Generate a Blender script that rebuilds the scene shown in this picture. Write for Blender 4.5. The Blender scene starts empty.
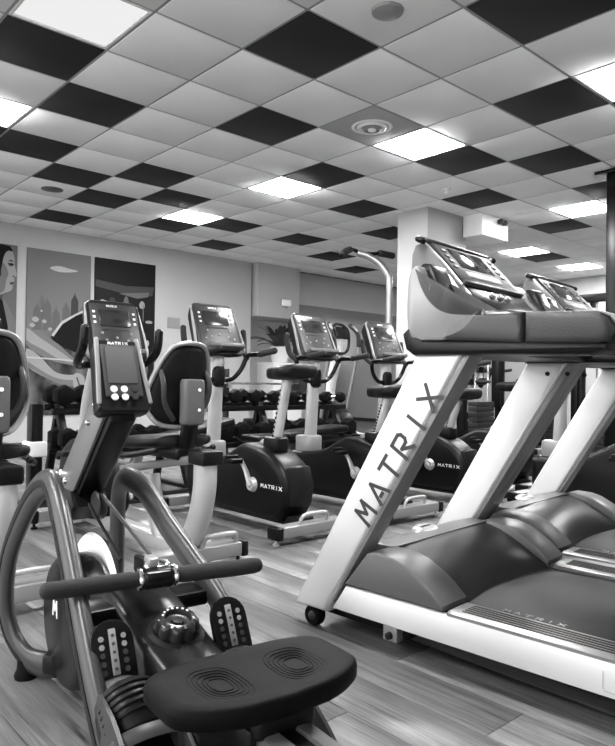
import bpy, math, random
from mathutils import Vector, Matrix

random.seed(7)
SC = bpy.context.scene
COL = SC.collection

# ------------------------------------------------------------------ camera
CAM_H = 0.95
F_PX, PITCH, ROLL, YAW = 670.0, 0.0132839, 0.0153535, 0.8390315
def make_camera():
    d = bpy.data.cameras.new('camera'); o = bpy.data.objects.new('camera', d); COL.objects.link(o)
    d.sensor_fit = 'HORIZONTAL'; d.sensor_width = 36.0; d.lens = F_PX / 615.0 * 36.0
    d.clip_start = 0.05; d.clip_end = 100
    fw = Vector((0, math.cos(PITCH), math.sin(PITCH))); r = Vector((1, 0, 0)); u = r.cross(fw)
    r2 = r * math.cos(ROLL) + u * math.sin(ROLL); u2 = u * math.cos(ROLL) - r * math.sin(ROLL)
    m = Matrix((r2, u2, -fw)).transposed().to_4x4(); m.translation = Vector((0, 0, CAM_H))
    o.matrix_world = m
    SC.camera = o
make_camera()

# ------------------------------------------------------------------ light and exposure
SC.view_settings.view_transform = 'Standard'; SC.view_settings.look = 'None'
SC.view_settings.exposure = 2.85; SC.view_settings.gamma = 1.0
SC.view_settings.use_curve_mapping = False
WORLD_STRENGTH = 0.55     # overcast daylight entering through the open glazed left side of the room
PANEL_STRENGTH = 15.0      # ceiling light panels
PANEL_DIM = 0.12
wd = bpy.data.worlds.new('daylight'); SC.world = wd; wd.use_nodes = True
bg = wd.node_tree.nodes['Background']; bg.inputs[0].default_value = (1, 1, 1, 1); bg.inputs[1].default_value = WORLD_STRENGTH

# grid axes of the room (the ceiling grid): U runs right and away, V runs left and away
EU = Vector((math.sin(YAW), math.cos(YAW), 0)); EV = Vector((-math.cos(YAW), math.sin(YAW), 0))
ROOM_ROT = math.atan2(EV.y, EV.x)          # machines face along V
CEIL_Z = 2.9934; GU0, GV0, TILE = 1.8163, 3.9353, 0.6
def uv(u, v, z=0.0): return EU * u + EV * v + Vector((0, 0, z))
def grid(gu, gv, z=CEIL_Z): return uv(GU0 + TILE * gu, GV0 + TILE * gv, z)

# ------------------------------------------------------------------ materials
MATS = {}
def mat(name, g, rough=0.5, metal=0.0, bump=0.0, bscale=60.0, var=0.0, vscale=8.0, spec=0.5, emit=0.0, coat=0.0):
    if name in MATS: return MATS[name]
    m = bpy.data.materials.new(name); m.use_nodes = True; nt = m.node_tree; b = nt.nodes['Principled BSDF']
    b.inputs['Base Color'].default_value = (g, g, g, 1); b.inputs['Roughness'].default_value = rough
    b.inputs['Metallic'].default_value = metal; b.inputs['Specular IOR Level'].default_value = spec
    if coat: b.inputs['Coat Weight'].default_value = coat; b.inputs['Coat Roughness'].default_value = 0.1
    if emit:
        b.inputs['Emission Color'].default_value = (1, 1, 1, 1); b.inputs['Emission Strength'].default_value = emit
    if bump or var:
        tc = nt.nodes.new('ShaderNodeTexCoord')
    if bump:
        n = nt.nodes.new('ShaderNodeTexNoise'); n.inputs['Scale'].default_value = bscale; n.inputs['Detail'].default_value = 3
        bp = nt.nodes.new('ShaderNodeBump'); bp.inputs['Strength'].default_value = bump; bp.inputs['Distance'].default_value = 0.004
        nt.links.new(tc.outputs['Object'], n.inputs['Vector']); nt.links.new(n.outputs['Fac'], bp.inputs['Height'])
        nt.links.new(bp.outputs['Normal'], b.inputs['Normal'])
    if var:
        n = nt.nodes.new('ShaderNodeTexNoise'); n.inputs['Scale'].default_value = vscale; n.inputs['Detail'].default_value = 5
        r = nt.nodes.new('ShaderNodeValToRGB')
        lo, hi = g * (1 - var), min(1, g * (1 + var))
        r.color_ramp.elements[0].color = (lo, lo, lo, 1); r.color_ramp.elements[1].color = (hi, hi, hi, 1)
        r.color_ramp.elements[0].position = 0.3; r.color_ramp.elements[1].position = 0.7
        nt.links.new(tc.outputs['Object'], n.inputs['Vector']); nt.links.new(n.outputs['Fac'], r.inputs['Fac'])
        nt.links.new(r.outputs['Color'], b.inputs['Base Color'])
    MATS[name] = m
    return m

def wood_mat(name, slab):
    """grey oak laminate: long grain along the plank, a different tone on each plank"""
    m = bpy.data.materials.new(name); m.use_nodes = True; nt = m.node_tree; N = nt.nodes.new; L = nt.links.new
    b = nt.nodes['Principled BSDF']; tc = N('ShaderNodeTexCoord'); oi = N('ShaderNodeObjectInfo')
    off = N('ShaderNodeCombineXYZ'); mul = N('ShaderNodeMath'); mul.operation = 'MULTIPLY'; mul.inputs[1].default_value = 37.0
    L(oi.outputs['Random'], mul.inputs[0]); L(mul.outputs[0], off.inputs[0]); L(mul.outputs[0], off.inputs[1])
    add = N('ShaderNodeVectorMath'); add.operation = 'ADD'; L(tc.outputs['Object'], add.inputs[0]); L(off.outputs[0], add.inputs[1])
    def grain(sx, sy, det, dist):
        mp = N('ShaderNodeMapping'); mp.inputs['Scale'].default_value = (sx, sy, 1)
        L(add.outputs[0], mp.inputs['Vector'])
        n = N('ShaderNodeTexNoise'); n.inputs['Scale'].default_value = 1.0; n.inputs['Detail'].default_value = det
        n.inputs['Roughness'].default_value = 0.65; n.inputs['Distortion'].default_value = dist
        L(mp.outputs[0], n.inputs['Vector']); return n
    g1 = grain(1.8, 42, 7, 1.4); g2 = grain(6, 190, 4, 0.2); g3 = grain(1.2, 9, 4, 0.6)
    r1 = N('ShaderNodeValToRGB'); e = r1.color_ramp.elements
    e[0].position = 0.30; e[0].color = (0.028, 0.028, 0.028, 1); e[1].position = 0.62; e[1].color = (0.20, 0.20, 0.20, 1)
    x = r1.color_ramp.elements.new(0.43); x.color = (0.125, 0.125, 0.125, 1)
    L(g1.outputs['Fac'], r1.inputs['Fac'])
    r2 = N('ShaderNodeMapRange'); r2.inputs[1].default_value = 0.3; r2.inputs[2].default_value = 0.7; r2.inputs[3].default_value = 0.68; r2.inputs[4].default_value = 1.2
    L(g2.outputs['Fac'], r2.inputs[0])
    r3 = N('ShaderNodeMapRange'); r3.inputs[1].default_value = 0.3; r3.inputs[2].default_value = 0.7; r3.inputs[3].default_value = 0.72; r3.inputs[4].default_value = 1.22
    L(g3.outputs['Fac'], r3.inputs[0])
    r4 = N('ShaderNodeMapRange'); r4.inputs[3].default_value = 0.85; r4.inputs[4].default_value = 1.15
    L(oi.outputs['Random'], r4.inputs[0])
    m1 = N('ShaderNodeMath'); m1.operation = 'MULTIPLY'; L(r2.outputs[0], m1.inputs[0]); L(r3.outputs[0], m1.inputs[1])
    m2 = N('ShaderNodeMath'); m2.operation = 'MULTIPLY'; L(m1.outputs[0], m2.inputs[0]); L(r4.outputs[0], m2.inputs[1])
    mx = N('ShaderNodeMix'); mx.data_type = 'RGBA'; mx.blend_type = 'MULTIPLY'; mx.inputs[0].default_value = 1.0
    L(r1.outputs['Color'], mx.inputs[6]); L(m2.outputs[0], mx.inputs[7])
    L(mx.outputs[2], b.inputs['Base Color'])
    b.inputs['Roughness'].default_value = 0.38
    bp = N('ShaderNodeBump'); bp.inputs['Strength'].default_value = 0.12; bp.inputs['Distance'].default_value = 0.002
    L(g2.outputs['Fac'], bp.inputs['Height']); L(bp.outputs['Normal'], b.inputs['Normal'])
    return m

SILVER = mat('silver_paint', 0.66, 0.34, 0.15)
STABM = mat('stabilizer_grey', 0.24, 0.36, 0.2)
FRAMEP = mat('frame_paint', 0.032, 0.34, 0.1)
SILVERB = mat('bike_silver', 0.42, 0.34, 0.25)
SILVER2 = mat('satin_aluminium', 0.32, 0.3, 0.7)
CHROME = mat('chrome', 0.8, 0.12, 1.0)
WHITE = mat('white_plastic', 0.85, 0.4)
WALLM = mat('wall_paint', 0.41, 0.8, var=0.03, vscale=2.0, bump=0.05, bscale=90)
WALLM2 = mat('white_wall_paint', 0.78, 0.8, bump=0.05, bscale=90)
BLACK = mat('black_plastic', 0.0032, 0.38, bump=0.06, bscale=400, spec=0.2)
BLACKS = mat('black_satin', 0.004, 0.26, spec=0.25)
BLACKG = mat('black_gloss', 0.006, 0.15, spec=0.3)
DARK = mat('charcoal_plastic', 0.007, 0.4, bump=0.05, bscale=300, spec=0.2)
GREY = mat('grey_plastic', 0.036, 0.38, bump=0.03, bscale=300, spec=0.2)
MID = mat('mid_grey_plastic', 0.09, 0.36, bump=0.03, bscale=300, spec=0.2)
LIGHTG = mat('light_grey_plastic', 0.24, 0.36)
RUBBER = mat('black_rubber', 0.003, 0.55, bump=0.2, bscale=250, spec=0.07)
FOAM = mat('foam_grip', 0.008, 0.8, bump=0.35, bscale=220)
VINYL = mat('black_vinyl', 0.0035, 0.45, bump=0.12, bscale=180, spec=0.2)
BELT = mat('running_belt', 0.02, 0.6, bump=0.15, bscale=500, var=0.2, vscale=6)
GUN = mat('gunmetal_paint', 0.033, 0.24, 0.5)
IRON = mat('cast_iron', 0.02, 0.5, 0.3, bump=0.15, bscale=120)
SCREEN = mat('lcd_screen', 0.05, 0.25, spec=0.6)
SCREEND = mat('dark_lcd_screen', 0.02, 0.15, spec=0.7)
TXTW = mat('white_print', 0.85, 0.5)
TXTD = mat('dark_print', 0.03, 0.5)
TXTG = mat('grey_print', 0.45, 0.5)

# ------------------------------------------------------------------ mesh collecting
class MB:
    def __init__(s): s.v = []; s.f = []
    def _add(s, vs, fs):
        o = len(s.v); s.v += [tuple(p) for p in vs]; s.f += [tuple(i + o for i in f) for f in fs]; return s
    def loft(s, rings, cap=True, close=False):
        n = len(rings[0]); vs = [p for r in rings for p in r]; fs = []
        m = len(rings)
        for i in range(m if close else m - 1):
            a, b = i * n, ((i + 1) % m) * n
            for j in range(n):
                k = (j + 1) % n; fs.append((a + j, a + k, b + k, b + j))
        if cap and not close:
            fs.append(tuple(reversed(range(n)))); fs.append(tuple((m - 1) * n + j for j in range(n)))
        return s._add(vs, fs)
    def box(s, c, size, bev=0.0, rot=None):
        hx, hy, hz = [d / 2 for d in size]; b = min(bev, hx * .95, hy * .95, hz * .95)
        if b <= 0:
            vs = [(x, y, z) for x in (-hx, hx) for y in (-hy, hy) for z in (-hz, hz)]
            fs = [(0, 1, 3, 2), (4, 6, 7, 5), (0, 4, 5, 1), (2, 3, 7, 6), (0, 2, 6, 4), (1, 5, 7, 3)]
        else:
            poly = rrect(hx * 2, hy * 2, b, 3)
            poly_in = rrect(hx * 2 - 1.2 * b, hy * 2 - 1.2 * b, max(b * .4, 1e-4), 3)
            poly_md = rrect(hx * 2 - .35 * b, hy * 2 - .35 * b, b * .83, 3)
            tmp = MB()
            tmp.loft([[(x, y, z) for x, y in p] for p, z in ((poly_in, -hz), (poly_md, -hz + .3 * b), (poly, -hz + b), (poly, hz - b), (poly_md, hz - .3 * b), (poly_in, hz))])
            vs, fs = tmp.v, tmp.f
        M = Matrix.Translation(Vector(c)) @ (rot.to_4x4() if rot is not None else Matrix())
        return s._add([M @ Vector(p) for p in vs], fs)
    def prism(s, poly, y0, y1, bev=0.0, seg=2, axis='y', M=None):
        """extrude a polygon (x, z) from y0 to y1 with rounded edges"""
        if area(poly) < 0: poly = poly[::-1]
        steps = [(0.0, 0.0)]
        if bev > 0:
            steps = [(bev * (1 - math.sin(a)), bev * (1 - math.cos(a))) for a in [math.pi / 2 * i / seg for i in range(seg + 1)]]
            # (inset, depth): inset shrinks as depth grows
            steps = [(bev * (1 - math.sin(math.pi / 2 * i / seg)), bev * (1 - math.cos(math.pi / 2 * i / seg))) for i in range(seg + 1)]
        rings = []
        for ins, dep in steps: rings.append((inset(poly, ins), y0 + dep))
        for ins, dep in reversed(steps): rings.append((inset(poly, ins), y1 - dep))
        if bev == 0: rings = [(poly, y0), (poly, y1)]
        def P(q, h):
            return (q[0], h, q[1]) if axis == 'y' else ((q[0], q[1], h) if axis == 'z' else (h, q[0], q[1]))
        vs = [[P(q, h) for q in pl] for pl, h in rings]
        if M is not None: vs = [[M @ Vector(p) for p in r] for r in vs]
        return s.loft(vs)
    def tube(s, path, r, seg=10, rb=None, up=None, cap='round', closed=False):
        path = [Vector(p) for p in path]; n = len(path)
        R = r if isinstance(r, (list, tuple)) else [r] * n
        RB = [(rb / r * q if not isinstance(r, (list, tuple)) else rb / max(R) * q) if rb else q for q in R]
        T = []
        for i in range(n):
            a = path[(i - 1) % n] if (closed or i > 0) else path[i]; b = path[(i + 1) % n] if (closed or i < n - 1) else path[i]
            T.append((b - a).normalized())
        ref = Vector(up) if up is not None else (Vector((0, 0, 1)) if abs(T[0].z) < .9 else Vector((1, 0, 0)))
        nrm = (ref - T[0] * ref.dot(T[0])).normalized(); rings = []
        def ring(c, t, nv, ra, rb2):
            bn = t.cross(nv)
            return [c + nv * (ra * math.cos(2 * math.pi * k / seg)) + bn * (rb2 * math.sin(2 * math.pi * k / seg)) for k in range(seg)]
        fr = []
        for i in range(n):
            if up is not None: nv = (ref - T[i] * ref.dot(T[i])).normalized()
            else: nv = (nrm - T[i] * nrm.dot(T[i])).normalized()
            nrm = nv; fr.append(nv)
        if cap == 'round' and not closed:
            for a in (0.08, 0.35, 0.7):
                q = math.sqrt(1 - (1 - a) ** 2); rings.append(ring(path[0] - T[0] * R[0] * (1 - a) * .8, T[0], fr[0], R[0] * q, RB[0] * q))
        for i in range(n): rings.append(ring(path[i], T[i], fr[i], R[i], RB[i]))
        if cap == 'round' and not closed:
            for a in (0.7, 0.35, 0.08):
                q = math.sqrt(1 - (1 - a) ** 2); rings.append(ring(path[-1] + T[-1] * R[-1] * (1 - a) * .8, T[-1], fr[-1], R[-1] * q, RB[-1] * q))
        return s.loft(rings, cap=not closed, close=closed)
    def lathe(s, prof, c=(0, 0, 0), axis=(0, 0, 1), seg=24):
        """profile of (radius, height) spun about an axis through c"""
        q = Vector((0, 0, 1)).rotation_difference(Vector(axis).normalized()); c = Vector(c)
        rings = [[c + q @ Vector((r * math.cos(2 * math.pi * k / seg), r * math.sin(2 * math.pi * k / seg), h)) for k in range(seg)] for r, h in prof]
        return s.loft(rings)
    def rot(s, M):
        s.v = [tuple(M @ Vector(p)) for p in s.v]; return s
    def mesh(s, name, angle=40):
        me = bpy.data.meshes.new(name); me.from_pydata(s.v, [], s.f); me.validate(); me.update()
        for p in me.polygons: p.use_smooth = True
        import bmesh
        bm = bmesh.new(); bm.from_mesh(me); bmesh.ops.recalc_face_normals(bm, faces=bm.faces); bm.to_mesh(me); bm.free()
        me.set_sharp_from_angle(angle=math.radians(angle))
        return me
    def build(s, name, m, parent=None, angle=40, loc=None, rotz=None):
        me = s.mesh(name, angle); me.materials.append(m)
        return link(name, me, parent, loc, rotz)

def link(name, me, parent=None, loc=None, rotz=None):
    o = bpy.data.objects.new(name, me); COL.objects.link(o)
    if parent is not None: o.parent = parent
    if loc is not None: o.location = loc
    if rotz is not None: o.rotation_euler = (0, 0, rotz)
    return o
def area(p): return sum(p[i][0] * p[(i + 1) % len(p)][1] - p[(i + 1) % len(p)][0] * p[i][1] for i in range(len(p))) / 2
def inset(p, d):
    if d <= 0: return p
    n = len(p); out = []
    for i in range(n):
        a, b, c = Vector(p[i - 1]), Vector(p[i]), Vector(p[(i + 1) % n])
        e1 = (b - a).normalized(); e2 = (c - b).normalized()
        n1 = Vector((-e1.y, e1.x)); n2 = Vector((-e2.y, e2.x)); m = n1 + n2
        k = max(1 + n1.dot(n2), 0.35)
        out.append(tuple(b + m * (d / k)))
    return out
def rrect(w, h, r, seg=4, cx=0, cy=0):
    r = min(r, w / 2 * .999, h / 2 * .999); out = []
    for (x, y, a0) in ((w / 2 - r, h / 2 - r, 0), (-w / 2 + r, h / 2 - r, 90), (-w / 2 + r, -h / 2 + r, 180), (w / 2 - r, -h / 2 + r, 270)):
        for i in range(seg + 1):
            a = math.radians(a0 + 90 * i / seg); out.append((cx + x + r * math.cos(a), cy + y + r * math.sin(a)))
    return out
def spline(pts, n=6, closed=False):
    P = [Vector(p) for p in pts]; N = len(P); out = []
    for i in range(N if closed else N - 1):
        if closed: p0, p1, p2, p3 = P[i - 1], P[i], P[(i + 1) % N], P[(i + 2) % N]
        else: p0, p1, p2, p3 = P[max(i - 1, 0)], P[i], P[i + 1], P[min(i + 2, N - 1)]
        for k in range(n):
            t = k / n
            out.append(0.5 * ((2 * p1) + (p2 - p0) * t + (2 * p0 - 5 * p1 + 4 * p2 - p3) * t * t + (3 * p1 - p0 - 3 * p2 + p3) * t ** 3))
    if not closed: out.append(P[-1])
    return out
def spl2(pts, n=5, closed=True): return [(p.x, p.y) for p in spline([(a, b, 0) for a, b in pts], n, closed)]
def roty(a): return Matrix.Rotation(a, 4, 'Y')
def rotx(a): return Matrix.Rotation(a, 4, 'X')
def rotz(a): return Matrix.Rotation(a, 4, 'Z')

def thing(name, label, cat, loc=(0, 0, 0), rz=0.0, group=None):
    o = bpy.data.objects.new(name, None); COL.objects.link(o); o.empty_display_size = 0.1
    o.location = loc; o.rotation_euler = (0, 0, rz)
    return tag(o, label, cat, group)
def tag(o, label=None, cat=None, group=None, kind=None):
    if label: o['label'] = label
    if cat: o['category'] = cat
    if group: o['group'] = group
    if kind: o['kind'] = kind
    return o
def kids(o): return [c for c in bpy.data.objects if c.parent == o]
def copy_tree(o, parent=None, tree=None):
    if tree is None:
        tree = {}
        for c in bpy.data.objects:
            if c.parent is not None: tree.setdefault(c.parent.name, []).append(c)
    c = o.copy(); COL.objects.link(c); c.parent = parent
    for ch in tree.get(o.name, []): copy_tree(ch, c, tree)
    return c

# ------------------------------------------------------------------ lettering (strokes)
GLYPH = {
    'M': [[(0, 0), (.12, 1), (.5, .38), (.88, 1), (1, 0)]],
    'A': [[(0, 0), (.5, 1), (1, 0)], [(.36, .22), (.64, .22)]],
    'T': [[(0, 1), (1, 1)], [(.5, .86), (.5, 0)]],
    'R': [[(.05, 0), (.05, 1), (.8, 1), (.95, .86), (.95, .6), (.8, .46), (.3, .46), (.95, 0)]],
    'I': [[(.5, 0), (.5, 1)]],
    'X': [[(0, 0), (1, 1)], [(0, 1), (1, 0)]],
    'U': [[(0, 1), (0, .15), (.15, 0), (.85, 0), (1, .15), (1, 1)]],
    'L': [[(0, 1), (0, 0), (.8, 0)]],
}
def lettering(name, text, org, du, dv, h, adv, m, parent, wd=.75, sw=.16, lift=.001):
    """stroke letters laid on a surface: du reading direction, dv letter-up"""
    mb = MB(); org = Vector(org); du = Vector(du).normalized(); dv = Vector(dv).normalized(); nn = du.cross(dv).normalized()
    for i, ch in enumerate(text):
        w = .12 if ch == 'I' else wd
        for line in GLYPH[ch]:
            for (a, b) in zip(line[:-1], line[1:]):
                pa = org + du * (adv * i + (a[0] * wd if ch != 'I' else wd / 2) * h) + dv * (a[1] * h)
                pb = org + du * (adv * i + (b[0] * wd if ch != 'I' else wd / 2) * h) + dv * (b[1] * h)
                d = (pb - pa).normalized(); e = nn.cross(d) * (sw * h / 2); d = d * (sw * h * .35)
                q = [pa - d - e, pb + d - e, pb + d + e, pa - d + e]
                mb.loft([[p - nn * .001 for p in q], [p + nn * lift for p in q]])
    return mb.build(name, m, parent)

# ================================================================== the room
def project(p):
    d = Vector(p) - Vector((0, 0, CAM_H)); fw = Vector((0, math.cos(PITCH), math.sin(PITCH))); r = Vector((1, 0, 0)); u = r.cross(fw)
    r2 = r * math.cos(ROLL) + u * math.sin(ROLL); u2 = u * math.cos(ROLL) - r * math.sin(ROLL)
    w = d.dot(fw)
    if w < 0.3: return None
    return (307.5 + F_PX * d.dot(r2) / w, 373 - F_PX * d.dot(u2) / w, w)
def quad_shown(corners, margin=12):
    q = [project(c) for c in corners]
    q = [k for k in q if k]
    if not q: return 0
    if max(k[0] for k in q) < -margin or min(k[0] for k in q) > 615 + margin or max(k[1] for k in q) < -margin or min(k[1] for k in q) > 746 + margin: return 0
    return 1.0 / min(k[2] for k in q) ** 2

# ---- floor: slab with laminate planks laid along V
WOOD = wood_mat('grey_oak_laminate', False)
fl = MB(); fl.box((0, 0, -0.03), (22, 26, 0.04))
floor = fl.build('floor', mat('floor_underlay', 0.12, 0.8), loc=(0, 0, 0)); tag(floor, kind='structure')
floor.location = uv(4.5, 4.5); floor.rotation_euler = (0, 0, ROOM_ROT)
PL, PW = 1.29, 0.19
pm = MB(); pm.box((0, 0, -0.005), (PL - .0018, PW - .0022, 0.010), bev=0.0012)
plank_me = pm.mesh('plank'); plank_me.materials.append(WOOD)
cands = []; rest = MB()
for j in range(-14, 74):
    for i in range(-6, 11):
        u = (j + .5) * PW - 0.5; v = (i + (.37 * j) % 1.0) * PL - 1.0
        if u > 11.9 or v > 12.6: continue
        cs = [uv(u + a * PW / 2, v + b * PL / 2) for a in (-1, 1) for b in (-1, 1)]
        s = quad_shown(cs)
        cands.append((s, u, v))
cands.sort(key=lambda t: -t[0])
inv = floor.matrix_world
def floor_local(u, v):   # floor's own frame: x along V, y along -U
    return (v - 4.5, -(u - 4.5), 0.0)
for k, (s, u, v) in enumerate(cands):
    if s > 0 and k < 300:
        o = link('plank', plank_me, floor, floor_local(u, v))
    elif s > 0 or True:
        x, y, _ = floor_local(u, v); rest.box((x, y, -0.005), (PL - .0018, PW - .0022, 0.010))
ro = rest.build('plank_field', WOOD, floor); ro['kind'] = 'stuff'

# ---- ceiling: tiles in a grid of bars, dark tiles scattered among white ones
TW = mat('ceiling_tile_white', 0.84, 0.9, bump=0.25, bscale=160, var=0.03, vscale=1.5)
TD = mat('ceiling_tile_black', 0.004, 0.7, bump=0.2, bscale=160)
TBAR = mat('ceiling_grid_bar', 0.30, 0.5)
DARKT = {(-1, 0), (0, 1), (1, -2), (2, 0), (5, -1), (4, -3), (2, -4), (5, -4), (6, -2), (7, 0), (8, -2), (10, 0), (4, 1), (6, 2), (2, 3), (3, 4), (1, 4), (2, 5),
         (2, 7), (5, 5), (4, 6), (7, 5), (8, 3), (11, 7), (6, 7), (9, 6), (13, 2), (-1, 3), (0, 3), (14, -1), (-2, 5), (16, 1), (-2, -3), (0, -5)}
LIGHTT = {(-1, 2): 'at the left edge beside a black tile', (4, 2): 'above the exercise bikes, left of a black tile', (4, 5): 'near the picture wall between two black tiles',
          (4, -1): 'next to the round air vent tile', (4, -4): 'at the right edge, nearest the camera', (9, -1): 'nearest the black post on the right', (12, 2): 'just above the treadmill console',
          (15, 2): 'farthest back, above the second treadmill'}
DIMT = {(-1, -1): 'dimmer, in the upper left corner of the picture'}
HIDDENL = [(-6, -4), (-6, -1), (-6, 2), (-1, -4), (9, -4)]
cm = MB(); cm.box((0, 0, 0.06), (15.5, 22, 0.05))
ceiling = cm.build('ceiling', mat('ceiling_void', 0.15, 0.9)); tag(ceiling, kind='structure')
CU, CVV = 7.0, 3.0
ceiling.location = uv(CU, CVV, CEIL_Z); ceiling.rotation_euler = (0, 0, ROOM_ROT)
def ceil_local(gu, gv):
    u = GU0 + TILE * gu; v = GV0 + TILE * gv
    return (v - CVV, -(u - CU))
tm = MB(); tm.box((0, 0, 0.004), (TILE - .020, TILE - .020, 0.016), bev=0.004)
tw_me = tm.mesh('ceiling_tile'); tw_me.materials.append(TW)
td_me = tw_me.copy(); td_me.materials.clear(); td_me.materials.append(TD)
# the grid of bars leaves V up to the picture wall at v = 9.22
VMAX = (9.22 - GV0) / TILE; UMAX = (12.2 - GU0) / TILE
tl = []
for gu in range(-9, 18):
    for gv in range(-10, 10):
        if gv + 1 > VMAX + .9 or gu + 1 > UMAX + .7: continue
        if (gu, gv) in LIGHTT or (gu, gv) in DIMT or (gu, gv) in HIDDENL or (gu, gv) == (3, -1): continue
        cs = [grid(gu + a, gv + b) for a in (0, 1) for b in (0, 1)]
        tl.append((quad_shown(cs), gu, gv))
tl.sort(key=lambda t: -t[0]); rest = MB()
for k, (s, gu, gv) in enumerate(tl):
    x, y = ceil_local(gu + .5, gv + .5)
    if s > 0 and k < 300: link('ceiling_tile', td_me if (gu, gv) in DARKT else tw_me, ceiling, (x, y, 0))
    else: rest.box((x, y, 0.004), (TILE - .02, TILE - .02, 0.016))
o = rest.build('tile_field', TW, ceiling); o['kind'] = 'stuff'
bu = MB(); bu.box((0, 0, 0.006), (20 * TILE, 0.024, 0.010)); bu_me = bu.mesh('grid_bar'); bu_me.materials.append(TBAR)
bv = MB(); bv.box((0, 0, 0.006), (0.024, 27 * TILE, 0.010)); bv_me = bv.mesh('grid_bar'); bv_me.materials.append(TBAR)
for gu in range(-9, 19):
    x, y = ceil_local(gu, -0.5 if True else 0); link('grid_bar', bu_me, ceiling, (x - .5 * TILE + .25 * TILE, y, 0))
for gv in range(-10, 10):
    x, y = ceil_local(4.0, gv); link('grid_bar', bv_me, ceiling, (x, y, 0.0004))

GLOW = bpy.data.materials.new('lit_diffuser'); GLOW.use_nodes = True
_n = GLOW.node_tree; _n.nodes.clear(); _o = _n.nodes.new('ShaderNodeOutputMaterial'); _e = _n.nodes.new('ShaderNodeEmission')
_e.inputs[1].default_value = PANEL_STRENGTH; _n.links.new(_e.outputs[0], _o.inputs[0])
GLOWD = bpy.data.materials.new('dim_diffuser'); GLOWD.use_nodes = True
_n = GLOWD.node_tree; _n.nodes.clear(); _o = _n.nodes.new('ShaderNodeOutputMaterial'); _e = _n.nodes.new('ShaderNodeEmission')
_e.inputs[1].default_value = PANEL_DIM; _n.links.new(_e.outputs[0], _o.inputs[0])
fr = MB()
h = TILE / 2 - .008
for sx, sy, lx, ly in ((1, 0, .02, 2 * h), (-1, 0, .02, 2 * h), (0, 1, 2 * h, .02), (0, -1, 2 * h, .02)):
    fr.box((sx * (h - .01), sy * (h - .01), 0.008), (lx, ly, .02), bev=.003)
fr_me = fr.mesh('frame'); fr_me.materials.append(WHITE)
df = MB(); df.box((0, 0, 0.010), (2 * h - .036, 2 * h - .036, .006)); df_me = df.mesh('diffuser'); df_me.materials.append(GLOW)
dd_me = df_me.copy(); dd_me.materials.clear(); dd_me.materials.append(GLOWD)
def ceiling_light(gu, gv, label, dim=False):
    t = thing('ceiling_light', label, 'ceiling light', grid(gu + .5, gv + .5), ROOM_ROT, 'recessed square ceiling lights')
    link('frame', fr_me, t); link('diffuser', dd_me if dim else df_me, t)
for k, d in LIGHTT.items(): ceiling_light(k[0], k[1], 'glowing white square ceiling light panel ' + d)
for k, d in DIMT.items(): ceiling_light(k[0], k[1], 'white square ceiling light panel, ' + d, True)
for k in HIDDENL: ceiling_light(k[0], k[1], 'square ceiling light panel beyond the edges of the picture')

# vent, sprinkler, loudspeaker, smoke detector
t = thing('air_vent', 'round white air vent set in a grey ceiling tile', 'vent', grid(3.5, -.5), ROOM_ROT)
mb = MB(); mb.box((0, 0, 0.004), (TILE - .02, TILE - .02, .016), bev=.003); mb.build('vent_panel', mat('vent_panel_grey', 0.36, 0.6), t)
for r, z0 in ((.155, -.012), (.112, -.022), (.072, -.030)):
    mb = MB(); mb.lathe([(r - .022, z0 + .010), (r - .010, z0), (r, z0 + .004), (r + .012, -.003), (r + .012, .0), (r - .022, .0)], seg=36); mb.build('ring', WHITE if r > .1 else LIGHTG, t)
mb = MB(); mb.lathe([(.002, -.040), (.028, -.036), (.035, -.026), (.035, -.004)], seg=24); mb.build('hub', WHITE, t)
def ceil_puck(name, label, cat, gu, gv, prof, m):
    mb = MB(); mb.lathe(prof, seg=28); o = mb.build(name, m, None, loc=grid(gu, gv, CEIL_Z - .004), rotz=ROOM_ROT); tag(o, label, cat)
ceil_puck('sprinkler', 'small white sprinkler head under a white ceiling tile', 'sprinkler', 6.5, .5, [(.004, -.06), (.028, -.058), (.03, -.052), (.012, -.045), (.012, -.02), (.04, -.012), (.042, 0)], WHITE)
ceil_puck('ceiling_speaker', 'flat round grey ceiling speaker near the picture wall', 'speaker', 1.55, 5.5, [(.004, -.008), (.10, -.007), (.115, -.003), (.115, 0)], MID)
ceil_puck('smoke_detector', 'round grey smoke detector cut by the top edge of the picture', 'detector', 1.53, -2.5, [(.004, -.03), (.05, -.028), (.085, -.015), (.09, 0)], LIGHTG)

# ---- walls
def wall_box(name, u0, u1, v0, v1, z0, z1, m, kind='structure', parent=None, **kw):
    mb = MB(); mb.box((0, 0, (z0 + z1) / 2), (v1 - v0, u1 - u0, z1 - z0), **kw)
    o = mb.build(name, m, parent, loc=uv((u0 + u1) / 2, (v0 + v1) / 2), rotz=ROOM_ROT)
    return tag(o, kind=kind) if kind else o
wall_box('wall_back', -3.5, 6.95, 9.22, 9.42, -.01, 3.02, WALLM)
wall_box('wall_recess', 6.6, 12.4, 12.6, 12.75, -.01, 3.02, WALLM2)
wall_box('wall_recess_side', 6.75, 6.95, 9.42, 12.6, -.01, 3.02, WALLM2)
wall_box('wall_right', 12.2, 12.4, -4.5, 12.6, -.01, 3.02, WALLM)
wall_box('wall_light_block', -.5, 12.2, -2.5, -2.3, -.01, 3.02, WALLM)  # unseen, added to block daylight from behind right so it enters only from the left
wall_box('trim_1', 7.0, 7.95, 9.1, 9.7, 2.07, 3.0, WALLM, bev=.004)     # boxed duct
wall_box('trim_2', 7.95, 12.2, 9.46, 12.6, 2.40, 3.0, WALLM)           # lowered soffit
wall_box('baseboard_back', -3.5, 6.95, 9.20, 9.22, 0, .08, GREY)
wall_box('baseboard_right', 12.18, 12.2, -4.5, 12.6, 0, .08, GREY)
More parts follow.
